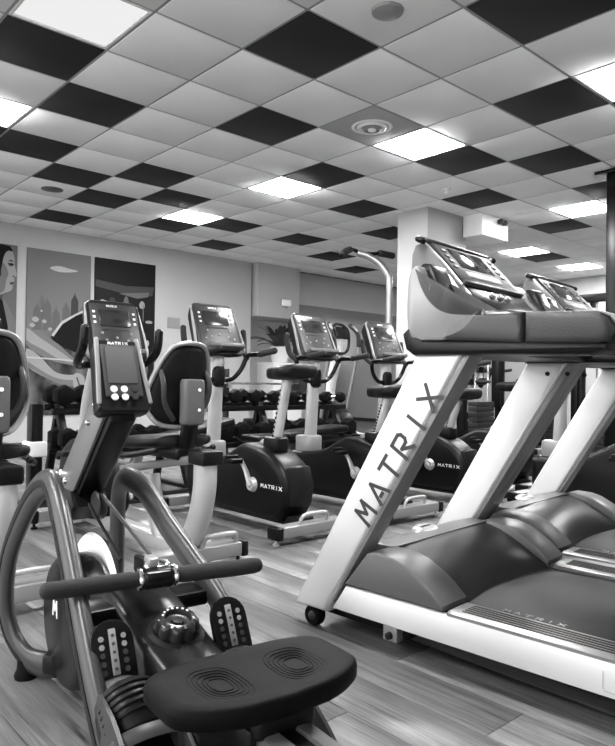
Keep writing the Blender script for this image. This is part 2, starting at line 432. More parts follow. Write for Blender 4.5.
# window in the recess
WIN = mat('window_glow', 0.9, 0.4, emit=0.9)
w = link('window_1', None, None, uv(11.55, 12.58), ROOM_ROT); w['kind'] = 'structure'
for k in range(3):
    mb = MB(); mb.box((0, .36 - k * .36, 1.95), (.01, .33, .55)); mb.build('pane', WIN, w)
mb = MB()
for y in (.54, .18, -.18, -.54): mb.box((-.01, y, 1.95), (.05, .05, .65), bev=.005)
for z in (1.65, 2.25): mb.box((-.01, 0, z), (.05, 1.13, .05), bev=.005)
mb.build('window_frame', WHITE, w)

# column with emergency light box
wall_box('wall_column', GU0 + .6 * 7.2, GU0 + .6 * 8.45, GV0 + .6 * 1.45, GV0 + .6 * 2.2, -.01, 3.0, WALLM, bev=.006)
t = thing('emergency_light', 'white box with twin spot lamps mounted by the column under the ceiling', 'emergency light', grid(8.78, 1.2, 2.74), ROOM_ROT)
mb = MB(); mb.box((0, 0, .12), (.27, .56, .26), bev=.004); mb.build('housing', WHITE, t)
for y in (-.16, -.06):
    mb = MB(); mb.lathe([(.004, -.0), (.03, 0), (.034, .012), (.026, .05), (.012, .06)], c=(-.19, y, .19), axis=(1, 0, 0), seg=18); l = mb.build('spot_lamp', GREY, t)
mb = MB(); mb.tube([(-.135, -.16, .21), (-.135, -.06, .21)], .012, 8); mb.build('lamp_bar', DARK, t)

# black post at the right edge
t = thing('steel_post', 'black square steel post with a top flange at the right edge', 'post', uv(6.37, 2.77), ROOM_ROT)
mb = MB(); mb.box((0, 0, 1.49), (.12, .12, 2.98), bev=.006); mb.build('shaft', BLACKS, t)
mb = MB(); mb.box((0, 0, 2.965), (.28, .28, .03), bev=.003); mb.build('flange', BLACKS, t)
mb = MB(); mb.box((0, 0, .012), (.26, .26, .024), bev=.003); mb.build('base_plate', BLACKS, t)

# wall sensor and sign plate
t = thing('wall_sensor', 'small pale sensor on the boxed duct left of the soffit', 'sensor', uv(7.62, 9.1, 2.28), ROOM_ROT)
mb = MB(); mb.box((-.03, 0, .06), (.05, .2, .12), bev=.02); mb.build('housing', WHITE, t)
mb = MB(); mb.lathe([(.004, -.01), (.02, -.008), (.024, 0)], c=(-.03, 0, -.02), axis=(0, 0, 1)); mb.build('lens', GREY, t)
mb = MB(); mb.box((-.008, 0, 0), (.012, .22, .17), bev=.003)
o = mb.build('wall_plate', LIGHTG, None, loc=uv(5.44, 9.22, 1.84), rotz=ROOM_ROT); tag(o, 'pale rectangular notice plate on the bare wall beside the pictures', 'sign')

# ---- pictures on the back wall
def poster_mat(name, lo, hi, sky, nscale, seed):
    m = bpy.data.materials.new(name); m.use_nodes = True; nt = m.node_tree; N = nt.nodes.new; L = nt.links.new; b = nt.nodes['Principled BSDF']
    tc = N('ShaderNodeTexCoord'); sp = N('ShaderNodeSeparateXYZ'); L(tc.outputs['Object'], sp.inputs[0])
    mp = N('ShaderNodeMapping'); mp.inputs['Location'].default_value = (seed, seed * 2, 0); mp.inputs['Scale'].default_value = (1, 1.6, .8); L(tc.outputs['Object'], mp.inputs[0])
    n = N('ShaderNodeTexNoise'); n.inputs['Scale'].default_value = nscale; n.inputs['Detail'].default_value = 3; L(mp.outputs[0], n.inputs['Vector'])
    h = N('ShaderNodeMapRange'); h.inputs[1].default_value = 1.45; h.inputs[2].default_value = 1.95; h.inputs[3].default_value = 0; h.inputs[4].default_value = 1
    wob = N('ShaderNodeMath'); wob.operation = 'MULTIPLY_ADD'; wob.inputs[1].default_value = .9; L(n.outputs['Fac'], wob.inputs[0]); L(sp.outputs['Z'], wob.inputs[2])
    sub = N('ShaderNodeMath'); sub.operation = 'SUBTRACT'; sub.inputs[1].default_value = .45; L(wob.outputs[0], sub.inputs[0]); L(sub.outputs[0], h.inputs[0])
    lowr = N('ShaderNodeMapRange'); lowr.inputs[1].default_value = .35; lowr.inputs[2].default_value = .65; lowr.inputs[3].default_value = lo; lowr.inputs[4].default_value = hi
    L(n.outputs['Fac'], lowr.inputs[0])
    mx = N('ShaderNodeMix'); mx.data_type = 'RGBA'; L(h.outputs[0], mx.inputs[0]); L(lowr.outputs[0], mx.inputs[6]); mx.inputs[7].default_value = (sky, sky, sky, 1)
    L(mx.outputs[2], b.inputs['Base Color']); b.inputs['Roughness'].default_value = .6; b.inputs['Specular IOR Level'].default_value = .1
    return m
PM = [poster_mat('print_left', .07, .13, .11, 1.4, 3.0), poster_mat('print_middle', .015, .13, .14, 2.6, 8.0), poster_mat('print_right', .004, .015, .012, 2.2, 5.0)]
PLBL = ['wall picture at the left edge showing an athlete face in profile', 'middle wall picture with outstretched arms pulling a bar before a hazy skyline', 'darkest wall picture, right of the three, a dim gym interior']
POST = [(2.0, 3.05), (3.18, 4.07), (4.13, 5.10)]
posters = []
for k, (a, b) in enumerate(POST):
    t = thing('wall_picture', PLBL[k], 'picture', uv((a + b) / 2, 9.22), ROOM_ROT, 'pictures on the back wall')
    mb = MB(); mb.box((-.012, 0, 1.57), (.022, b - a, 2.26), bev=.003); mb.build('panel', PM[k], t); posters.append((t, (a + b) / 2))
def printed(k, name, pts, m, lift=0.0):
    """flat printed shape on picture k; points are (u, z) on the wall"""
    t, uc = posters[k]
    d = -.0235 - lift
    lo, hi = POST[k][0] + .004, POST[k][1] - .004
    pts = [(-(min(max(u, lo), hi) - uc), min(max(z, .445), 2.695)) for u, z in pts]
    if area(pts) < 0: pts = pts[::-1]
    mb = MB(); mb.loft([[(d, y, z) for y, z in pts], [(d - .0008, y, z) for y, z in pts]])
    return mb.build(name, m, t, angle=20)
SK1 = mat('print_skin_light', .25, .6, spec=.1); SK2 = mat('print_skin_mid', .14, .6, spec=.1); SK3 = mat('print_skin_dark', .06, .6, spec=.1); INK = mat('print_black', .006, .6, spec=.1); PALE = mat('print_pale', .38, .6, spec=.1); PGREY = mat('print_grey', .10, .6, spec=.1)
# athlete in profile (left picture)
printed(0, 'printed_torso', [(2.0, 1.9), (2.55, 2.05), (2.84, 2.0), (2.92, 1.93), (3.04, 1.70), (3.04, .5), (2.0, .5)], SK2)
printed(0, 'printed_neck', [(2.55, 1.95), (2.62, 2.35), (2.86, 2.25), (2.87, 1.97)], SK3, .001)
printed(0, 'printed_face', spl2([(2.72, 2.66), (2.95, 2.64), (2.99, 2.60), (3.012, 2.52), (3.015, 2.45), (3.022, 2.41), (3.045, 2.315), (3.035, 2.285), (3.012, 2.27), (3.018, 2.235), (3.005, 2.215), (3.012, 2.19), (2.995, 2.165), (2.995, 2.13), (2.97, 2.095), (2.90, 2.06), (2.72, 2.03)], 3), SK1, .0015)
printed(0, 'printed_face_shade', spl2([(2.72, 2.5), (2.86, 2.46), (2.92, 2.38), (2.935, 2.30), (2.91, 2.22), (2.90, 2.13), (2.86, 2.06), (2.72, 2.05)], 3), SK2, .002)
printed(0, 'printed_eye_socket', spl2([(2.925, 2.45), (2.965, 2.462), (3.008, 2.45), (2.995, 2.425), (2.955, 2.415)], 3), SK3, .0022)
printed(0, 'printed_brow', [(2.93, 2.487), (2.97, 2.50), (3.013, 2.48), (2.97, 2.482)], INK, .0025)
printed(0, 'printed_eye', spl2([(2.95, 2.438), (2.972, 2.448), (2.996, 2.438), (2.972, 2.430)], 3), INK, .0028)
printed(0, 'printed_nostril', spl2([(2.99, 2.285), (3.01, 2.296), (3.022, 2.283), (3.005, 2.275)], 3), SK3, .0025)
printed(0, 'printed_lips', spl2([(2.955, 2.198), (3.0, 2.212), (3.008, 2.19), (2.985, 2.172), (2.96, 2.182)], 3), SK3, .0025)
printed(0, 'printed_hair', spl2([(2.4, 2.2), (2.42, 2.68), (2.9, 2.685), (2.965, 2.655), (2.985, 2.615), (2.93, 2.615), (2.885, 2.56), (2.862, 2.46), (2.845, 2.36), (2.80, 2.24)], 4), INK, .003)
printed(0, 'printed_top', [(2.0, 1.8), (2.6, 1.95), (2.83, 1.985), (2.87, 1.96), (2.91, 1.78), (2.945, 1.62), (2.93, .5), (2.0, .5)], INK, .003)
printed(0, 'printed_forearm', spl2([(2.6, 1.62), (2.9, 1.52), (3.04, 1.42), (3.04, 1.22), (2.6, 1.35)], 3), SK1, .004)
# arms reaching into the middle picture
printed(1, 'printed_upper_arm', spl2([(3.18, 1.74), (3.40, 1.55), (3.62, 1.42), (3.86, 1.22), (4.06, 1.13), (4.06, 1.08), (3.78, 1.14), (3.5, 1.2), (3.18, 1.40)], 3), SK2)
printed(1, 'printed_arm_light', spl2([(3.18, 1.62), (3.36, 1.5), (3.6, 1.35), (3.84, 1.18), (3.66, 1.20), (3.4, 1.34), (3.18, 1.46)], 3), SK1, .001)
printed(1, 'printed_lower_arm', spl2([(3.18, 1.34), (3.36, 1.25), (3.56, 1.05), (3.72, 1.0), (3.86, 1.0), (3.94, .98), (3.98, .92), (3.94, .82), (3.84, .84), (3.66, .86), (3.5, .93), (3.18, 1.12)], 3), SK1, .002)
printed(1, 'printed_arm_shade', spl2([(3.18, 1.18), (3.5, .99), (3.7, .93), (3.86, .92), (3.84, .84), (3.66, .86), (3.5, .93), (3.18, 1.12)], 3), SK2, .003)
printed(1, 'printed_fist', spl2([(3.84, 1.0), (3.93, 1.02), (4.0, .96), (4.0, .84), (3.93, .78), (3.85, .82)], 3), SK1, .004)
printed(1, 'printed_knuckles', [(3.88, .96), (3.90, .97), (3.95, .82), (3.93, .81)], SK3, .005)
printed(1, 'printed_bar', [(3.18, 1.235), (4.06, 1.20), (4.06, 1.18), (3.18, 1.215)], PALE, .005)
printed(1, 'printed_black_sleeve', spl2([(3.52, 1.52), (3.66, 1.72), (3.86, 1.84), (4.06, 1.94), (4.06, 1.30), (3.8, 1.34), (3.62, 1.42)], 4), INK, .001)
printed(1, 'printed_sleeve_edge', [(3.52, 1.54), (3.66, 1.74), (3.86, 1.86), (4.06, 1.97), (4.06, 1.93), (3.86, 1.83), (3.67, 1.70), (3.55, 1.52)], PALE, .002)
printed(1, 'printed_cloud', spl2([(3.48, 2.46), (3.6, 2.50), (3.76, 2.48), (3.88, 2.46), (3.76, 2.43), (3.6, 2.42)], 4), PALE, .001)
for a, z in ((3.32, 1.98), (3.46, 2.05), (3.58, 1.95), (3.72, 2.03), (3.84, 2.16), (3.96, 2.02)):
    printed(1, 'printed_tower', [(a - .06, 1.6), (a - .05, z - .12), (a - .008, z - .04), (a, z), (a + .008, z - .04), (a + .05, z - .12), (a + .06, 1.6)], PGREY if z < 2.1 else mat('print_dim', .04, .6, spec=.1), .0008)
for a, z, r in ((3.30, 1.74, .05), (3.42, 1.72, .035), (3.26, 1.66, .04), (3.5, 1.62, .03), (3.38, 1.86, .02)):
    printed(1, 'printed_lamp_spot', spl2([(a - r, z), (a, z + r * .8), (a + r, z), (a, z - r * .8)], 3), LIGHTG, .0012)
# dim gym (right picture)
printed(2, 'printed_ceiling_band', [(4.14, 2.38), (4.6, 2.33), (5.08, 2.36), (5.05, 2.22), (4.7, 2.20), (4.14, 2.28)], mat('print_band', .05, .6, spec=.1))
printed(2, 'printed_ceiling_strip', [(4.5, 2.21), (5.0, 2.27), (4.98, 2.20), (4.8, 2.16)], mat('print_strip', .11, .6, spec=.1), .001)
printed(2, 'printed_white_strap', [(4.13, 1.92), (4.16, 2.04), (4.24, 2.10), (4.33, 2.08), (4.41, 1.98), (4.38, 1.92), (4.30, 1.95), (4.36, 2.0), (4.30, 2.05), (4.23, 2.06), (4.18, 1.98), (4.17, 1.86), (4.13, 1.84)], PALE, .001)
for a, z, w_, h_, m_ in ((4.62, 2.0, .05, .16, PGREY), (4.88, 2.07, .045, .05, LIGHTG), (4.90, 1.95, .01, .12, PGREY), (4.72, 1.95, .02, .06, PGREY), (5.0, 1.82, .06, .02, LIGHTG), (4.4, 2.1, .05, .04, mat('print_dim', .04, .6, spec=.1)), (4.98, 1.5, .03, .04, LIGHTG), (4.95, 1.2, .05, .2, PGREY)):
    printed(2, 'printed_figure', spl2([(a - w_, z), (a - w_ * .5, z + h_), (a + w_ * .5, z + h_), (a + w_, z), (a + w_ * .6, z - h_), (a - w_ * .6, z - h_)], 3), m_, .0015)

# ================================================================== treadmill
# own frame: x forward (front at 0, running deck towards -x), y left (the camera's side), z up
def make_treadmill(label, loc, rz):
    t = thing('treadmill', label, 'treadmill', loc, rz, 'treadmills in a row')
    UPR = [(0.0, .075), (-.168, .075), (-.742, 1.05), (-.562, 1.05)]
    for s in (1, -1):
        ya, yb = (.275, .37) if s > 0 else (-.37, -.275)
        mb = MB(); mb.prism(UPR, ya, yb, bev=.022, seg=3); up = mb.build('upright', SILVER, t)
        mb = MB(); mb.prism([(-.172, .12), (-.200, .12), (-.765, 1.045), (-.736, 1.045)], ya + .012, yb - .012, bev=.006); mb.build('rear_shade', mat('upright_shade_grey', .18, .34), up)  # grey strip paints the shade on the upright's rear face
        d = Vector((-.5335, 0, .8458)); n = Vector((.8458, 0, .5335))
        c = Vector((-.089, 0, .075))
        if s > 0:
            lettering('lettering', 'MATRIX', c + d * .46 - n * .050 + Vector((0, .3702, 0)), d, n, .076, .099, TXTD, up, wd=.80, sw=.17)
        else:
            lettering('lettering', 'MATRIX', c + d * 1.02 + n * .045 + Vector((0, -.3702, 0)), -d, -n, .080, .103, TXTD, up, wd=.80, sw=.17)
        for q in (.06, .145):   # screws inside
            mb = MB(); mb.lathe([(.001, .006), (.008, .005), (.010, 0)], c=(-.60 - q, s * .274, 1.0), axis=(0, -s, 0), seg=12); mb.build('screw', DARK, up)
        # transport wheel
        mb = MB(); mb.lathe([(.012, -.014), (.036, -.016), (.041, -.010), (.041, .010), (.036, .016), (.012, .014)], c=(-.085, s * .338, .041), axis=(0, 1, 0), seg=28); w = mb.build('wheel', RUBBER, t)
        mb = MB(); mb.lathe([(.001, .006), (.008, .004), (.012, 0), (.018, -.002), (.02, -.008)], c=(-.085, s * .356, .041), axis=(0, s, 0), seg=20); mb.build('wheel_hub', GREY, w)
        # bright side skirt
        ya, yb = (.348, .372) if s > 0 else (-.372, -.348)
        mb = MB(); mb.prism([(-.208, .104), (-.272, .200), (-2.05, .200), (-2.06, .104), (-1.2, .100)], ya, yb, bev=.008, seg=2); sk = mb.build('side_skirt', SILVER, t)
        if s > 0: lettering('lettering', 'UL', (-1.195, .3722, .118), (-1, 0, 0), (0, 0, 1), .052, .05, TXTG, sk, wd=.7, sw=.07)
        # foot rail with ridges
        ya, yb = (.262, .37) if s > 0 else (-.37, -.262)
        mb = MB(); mb.prism([(ya, .195), (ya, .205), (ya + .012, .213), (yb - .012, .213), (yb, .207), (yb, .195)], -2.05, -.70, bev=.002, axis='x'); rl = mb.build('foot_rail', SILVER2, t)
        mb = MB()
        for q in range(5): mb.box((-1.36, (ya + yb) / 2 - .028 + q * .014, .2138), (1.24, .006, .003))
        mb.build('ridge', GREY, rl)
        if s > 0: lettering('lettering', 'MATRIX', (-.83, .268, .2142), (-1, 0, 0), (0, -1, 0), .014, .036, LIGHTG, rl, wd=1.5, sw=.25)
        # shoulder of the motor cover
        ya, yb = (.252, .37) if s > 0 else (-.37, -.252)
        SH = [(-.262, .204), (-.365, .336), (-.40, .346), (-.48, .343), (-.535, .328), (-.59, .300), (-.64, .268), (-.688, .224), (-.682, .204)]
        mb = MB(); mb.prism(SH, ya, yb, bev=.010, seg=2); mb.build('cover_shoulder', mat('cover_grey', .10, .38, spec=.3), t, angle=30)
        # levelling bracket
        mb = MB(); mb.box((-.47, s * .35, .080), (.06, .03, .06), bev=.004); br = mb.build('foot_bracket', SILVER2, t)
        mb = MB(); mb.lathe([(.001, .012), (.012, .010), (.014, 0)], c=(-.47, s * .365, .07), axis=(0, s, 0), seg=14); mb.build('bolt', DARK, br)
    # under-frame, belt
    mb = MB(); mb.box((-1.1, 0, .115), (1.8, .62, .07), bev=.01); mb.box((-.3, 0, .07), (.4, .6, .06), bev=.01); mb.build('under_frame', BLACK, t)
    mb = MB(); mb.box((-1.95, .31, .04), (.08, .04, .08), bev=.01); mb.box((-1.95, -.31, .04), (.08, .04, .08), bev=.01); mb.build('rear_foot', RUBBER, t)
    mb = MB(); mb.prism([(-.60, .165), (-2.03, .165), (-2.06, .178), (-2.03, .192), (-.60, .192)], -.258, .258, bev=.003); mb.build('running_belt', BELT, t)
    mb = MB(); mb.box((-2.075, 0, .15), (.06, .74, .11), bev=.02); mb.build('rear_cap', DARK, t)
    # motor cover: flat front panel and rounded dome
    mb = MB(); mb.prism([(-.10, .12), (-.14, .25), (-.22, .315), (-.32, .345), (-.40, .345), (-.40, .12)], -.27, .27, bev=.012); mb.build('cover_front', mat('cover_grey', .10, .38, spec=.3), t)
    rings = []
    ctr = [(-.335, .334), (-.37, .343), (-.42, .342), (-.47, .332), (-.52, .313), (-.57, .286), (-.608, .254), (-.632, .222), (-.640, .190)]
    edg = [(-.335, .332), (-.37, .337), (-.42, .333), (-.47, .318), (-.52, .296), (-.58, .264), (-.632, .234), (-.672, .210), (-.68, .190)]
    for (xc, zc), (xe, ze) in zip(ctr, edg):
        row = []
        for k in range(17):
            y = -.256 + .512 * k / 16; w = (y / .256) ** 2
            row.append((xc + (xe - xc) * w, y, zc + (ze - zc) * w))
        rings.append(row + [(p[0] + .03, p[1], .17) for p in row[::-1]])
    mb = MB(); mb.loft(rings); mb.build('cover_dome', mat('dome_plastic', .022, .34, spec=.28), t, angle=55)
    mb = MB(); mb.lathe([(.001, .012), (.04, .012), (.052, .009), (.058, .004), (.062, 0)], c=(0, 0, 0), seg=36)
    mb.rot(Matrix.Translation((-.30, 0, .341)) @ roty(math.radians(-8)) @ Matrix.Diagonal((.78, .95, 1, 1))); bd = mb.build('badge', SILVER2, t)
    mb = MB(); mb.lathe([(.001, .0135), (.04, .0135), (.042, .0115)], seg=32); mb.rot(Matrix.Translation((-.30, 0, .341)) @ roty(math.radians(-8)) @ Matrix.Diagonal((.76, .93, 1, 1))); mb.build('badge_face', LIGHTG, bd)
    lettering('badge_lettering', 'MATRIX', (-.304, .026, .3555), (0, -1, 0), (1, 0, .1), .010, .009, TXTD, bd, wd=.7, sw=.2)
    # ---- console group
    mb = MB(); mb.prism([(-.515, 1.12), (-.53, 1.065), (-.56, 1.045), (-1.15, 1.04), (-1.195, 1.05), (-1.20, 1.07), (-.60, 1.095), (-.55, 1.15)], .268, .378, bev=.012); mb.build('arm_underside', BLACK, t)
    mb = MB(); mb.prism([(-.515, 1.12), (-.53, 1.065), (-.56, 1.045), (-1.15, 1.04), (-1.195, 1.05), (-1.20, 1.07), (-.60, 1.095), (-.55, 1.15)], -.378, -.268, bev=.012); mb.build('arm_underside', BLACK, t)
    mb = MB(); mb.prism([(-.52, 1.05), (-.52, 1.13), (-.80, 1.13), (-.84, 1.09), (-.82, 1.05)], -.28, .28, bev=.015); mb.build('console_bridge', BLACK, t)
    for s in (1, -1):
        ya, yb = (.262, .378) if s > 0 else (-.378, -.262)
        # smooth fore-arm panel and textured grip behind it
        mb = MB(); mb.prism([(-.66, 1.092), (-.69, 1.15), (-.76, 1.185), (-.90, 1.180), (-.952, 1.172), (-.952, 1.072), (-.72, 1.088)], ya, yb, bev=.018, seg=3); mb.build('arm_panel', mat('arm_panel_grey', .038, .28, spec=.4), t)
        mb = MB(); mb.prism([(-.955, 1.072), (-.955, 1.173), (-1.168, 1.164), (-1.198, 1.148), (-1.215, 1.11), (-1.198, 1.073), (-1.172, 1.066)], ya - .002, yb + .002, bev=.024, seg=3); g = mb.build('arm_grip', mat('textured_grey_grip', .03, .55, bump=.5, bscale=420), t)
        mb = MB(); mb.prism([(-1.173, 1.159), (-1.203, 1.144), (-1.223, 1.11), (-1.205, 1.070), (-1.185, 1.076), (-1.199, 1.11), (-1.185, 1.146)], ya + .006, yb - .006, bev=.004); mb.build('grip_end', BLACK, g)
        # pale wing sweeping up the console side
        WG = spl2([(-.545, 1.10), (-.530, 1.20), (-.535, 1.30), (-.548, 1.340), (-.568, 1.352), (-.585, 1.335), (-.603, 1.285), (-.632, 1.238), (-.672, 1.205), (-.72, 1.190), (-.79, 1.184), (-.835, 1.178), (-.805, 1.160), (-.765, 1.120), (-.70, 1.094), (-.62, 1.094)], 4)
        mb = MB(); mb.prism(WG, ya + (.02 if s > 0 else 0), yb - (0 if s > 0 else .02), bev=.014, seg=2); mb.build('side_wing', LIGHTG, t)
        # shell side of the head, with a dark bottle pocket
        HD = [(-0.430, 1.078), (-0.387, 1.288), (-0.395, 1.443), (-0.410, 1.478), (-0.445, 1.485), (-0.535, 1.393), (-0.635, 1.278), (-0.695, 1.203), (-0.695, 1.108), (-0.635, 1.078)]
        ya2, yb2 = (.172, .205) if s > 0 else (-.205, -.172)
        mb = MB(); mb.prism(HD, ya2, yb2, bev=.010, seg=2); mb.build('head_side', mat('head_side_grey', .085, .36), t)
        mb = MB(); mb.prism([(-.52, 1.08), (-.51, 1.28), (-.52, 1.355), (-.54, 1.372), (-.575, 1.34), (-.66, 1.23), (-.71, 1.17), (-.71, 1.08)], (.20 if s > 0 else -.285), (.285 if s > 0 else -.20), bev=.012); mb.build('bottle_holder', mat('holder_grey', .10, .36), t)
        mb = MB(); mb.prism(spl2([(-.560, 1.355), (-.598, 1.358), (-.626, 1.305), (-.660, 1.245), (-.712, 1.194), (-.66, 1.192), (-.61, 1.232), (-.583, 1.285)], 3), (.270 if s > 0 else -.345), (.345 if s > 0 else -.270), bev=.004); mb.build('bottle_pocket', BLACKS, t)
    # head: body, rim, screen, lower panel with knobs
    mb = MB(); mb.prism([(-0.430, 1.078), (-0.387, 1.288), (-0.393, 1.448), (-0.410, 1.478), (-0.445, 1.485), (-0.675, 1.223), (-0.715, 1.178), (-0.715, 1.108), (-0.635, 1.078)], -.175, .175, bev=.006); mb.build('head_body', DARK, t)
    mb = MB(); mb.tube(spline([(-0.450, .208, 1.488), (-0.420, .195, 1.500), (-0.407, .10, 1.506), (-0.403, 0, 1.508), (-0.407, -.10, 1.506), (-0.420, -.195, 1.500), (-0.450, -.208, 1.488)], 5), .013, 8); mb.build('head_rim', BLACKS, t)
    fd = Vector((-.23, 0, -.265)).normalized(); fn = Vector((-.265, 0, .23)).normalized()
    base = Vector((-0.445, 0, 1.488))
    def face(s0, s1, y0, y1, off, th, name, m, bev=.003):
        R = Matrix((fd, Vector((0, 1, 0)), fn)).transposed()
        c = base + fd * ((s0 + s1) / 2) + Vector((0, (y0 + y1) / 2, 0)) + fn * (off + th / 2)
        mb = MB(); mb.box(c, (s1 - s0, y1 - y0, th), bev=bev, rot=R); return mb.build(name, m, t)
    face(.006, .222, -.170, .170, -.004, .012, 'display_panel', mat('display_panel_grey', .03, .5, spec=.2))
    face(.022, .130, -.098, .105, .006, .004, 'screen', mat('glossy_screen', .03, .10, spec=.9))
    face(.150, .185, -.098, .105, .006, .004, 'key_strip', LIGHTG)
    for k in range(4):
        face(.035 + k * .03, .05 + k * .03, .128, .150, .007, .005, 'side_key', MID)
        face(.035 + k * .03, .05 + k * .03, -.150, -.128, .007, .005, 'side_key', MID)
    face(.222, .236, -.178, .178, -.01, .030, 'panel_lip', MID, .005)
    sh = face(.236, .352, -.172, .172, -.006, .012, 'control_panel', BLACKS, .004)
    for k in range(3):
        c = base + fd * .275 + fn * .005 + Vector((0, .055 - k * .048, 0))
        mb = MB(); mb.lathe([(.001, .012), (.011, .011), (.014, 0)], c=c, axis=tuple(fn), seg=18); mb.build('knob', LIGHTG, sh)
    mb = MB(); mb.prism([(-0.655, 1.213), (-0.685, 1.223), (-0.775, 1.158), (-0.780, 1.128), (-0.695, 1.118)], -.178, .178, bev=.010); mb.build('tray', BLACK, t)
    return t
T1 = make_treadmill('nearest treadmill, silver uprights with big dark lettering, running deck toward the right edge', uv(1.745 + .485, 2.055), ROOM_ROT + math.radians(4.8)); T1.scale = (1, 1.31, 1)
T2 = copy_tree(T1); T2['label'] = 'second treadmill, behind the nearest one and cut by the right edge'
T2.location = uv(3.275, 2.20); T2.rotation_euler = (0, 0, ROOM_ROT + math.radians(4.8))

# ================================================================== consoles shared by the bikes
def bike_console(t, loc, tilt, w=.33, h=.36):
    """slab console facing back (-x), leaning so that its top is forward"""
    R = Matrix.Translation(Vector(loc)) @ roty(math.radians(tilt))      # local: x depth (face at -x), z up the face
    def bx(c, s, name, m, bev=.004, par=None):
        mb = MB(); mb.box(c, s, bev=bev); mb.rot(R); return mb.build(name, m, par or t)
    mb = MB(); out = rrect(w, h, .05, 4)
    out = [(y * (1 - .10 * (z + h / 2) / h), z) for y, z in out]
    rings = []
    for x, k in ((.075, .72), (.06, .86), (.0, .97), (-.02, 1.0), (-.035, 1.0), (-.045, .97)):
        rings.append([(x, y * k, z * k) for y, z in out])
    mb.loft(rings); mb.rot(R); body = mb.build('console', DARK, t)
    mb = MB()
    for s in (1, -1):
        mb.tube(spline([(-.03, s * (w / 2 - .028), h / 2 - .03), (-.035, s * (w / 2 - .008), 0), (-.03, s * (w / 2 + .0), -h / 2 + .05), (-.02, s * (w / 2 - .06), -h / 2 + .005)], 4), .011, 8)
    mb.rot(R); mb.build('side_trim', LIGHTG, body)
    f = bx((-.046, 0, .01), (.006, w - .075, h - .075), 'face_plate', mat('console_face', .016, .35), .003, body)
    bx((-.051, 0, h * .20), (.005, w * .52, h * .27), 'screen', SCREEND, .002, body)
    bx((-.051, 0, h * .02), (.005, w * .45, h * .035), 'key_strip', GREY, .002, body)
    for s in (1, -1):
        for k in range(3): bx((-.052, s * w * .34, h * (.29 - .085 * k)), (.006, .016, .013), 'key', WHITE, .002, body)
    for y, z in ((.08, -.05), (-.08, -.05), (.06, -.16), (0, -.12), (-.06, -.16), (.1, -.2), (-.1, -.2)):
        bx((-.052, y * w / .33, h * z), (.006, .015, .013), 'key', LIGHTG, .002, body)
    lettering('lettering', 'MATRIX', R @ Vector((-.0495, w * .11, h * .385)), R.to_3x3() @ Vector((0, -1, 0)), R.to_3x3() @ Vector((0, 0, 1)), .012, .0115, TXTW, body, wd=.8, sw=.2)
    mb = MB(); mb.box((-.075, 0, -h / 2 + .045), (.09, w * .78, .03), bev=.012); mb.rot(R); mb.build('reading_tray', MID, body)
    return body

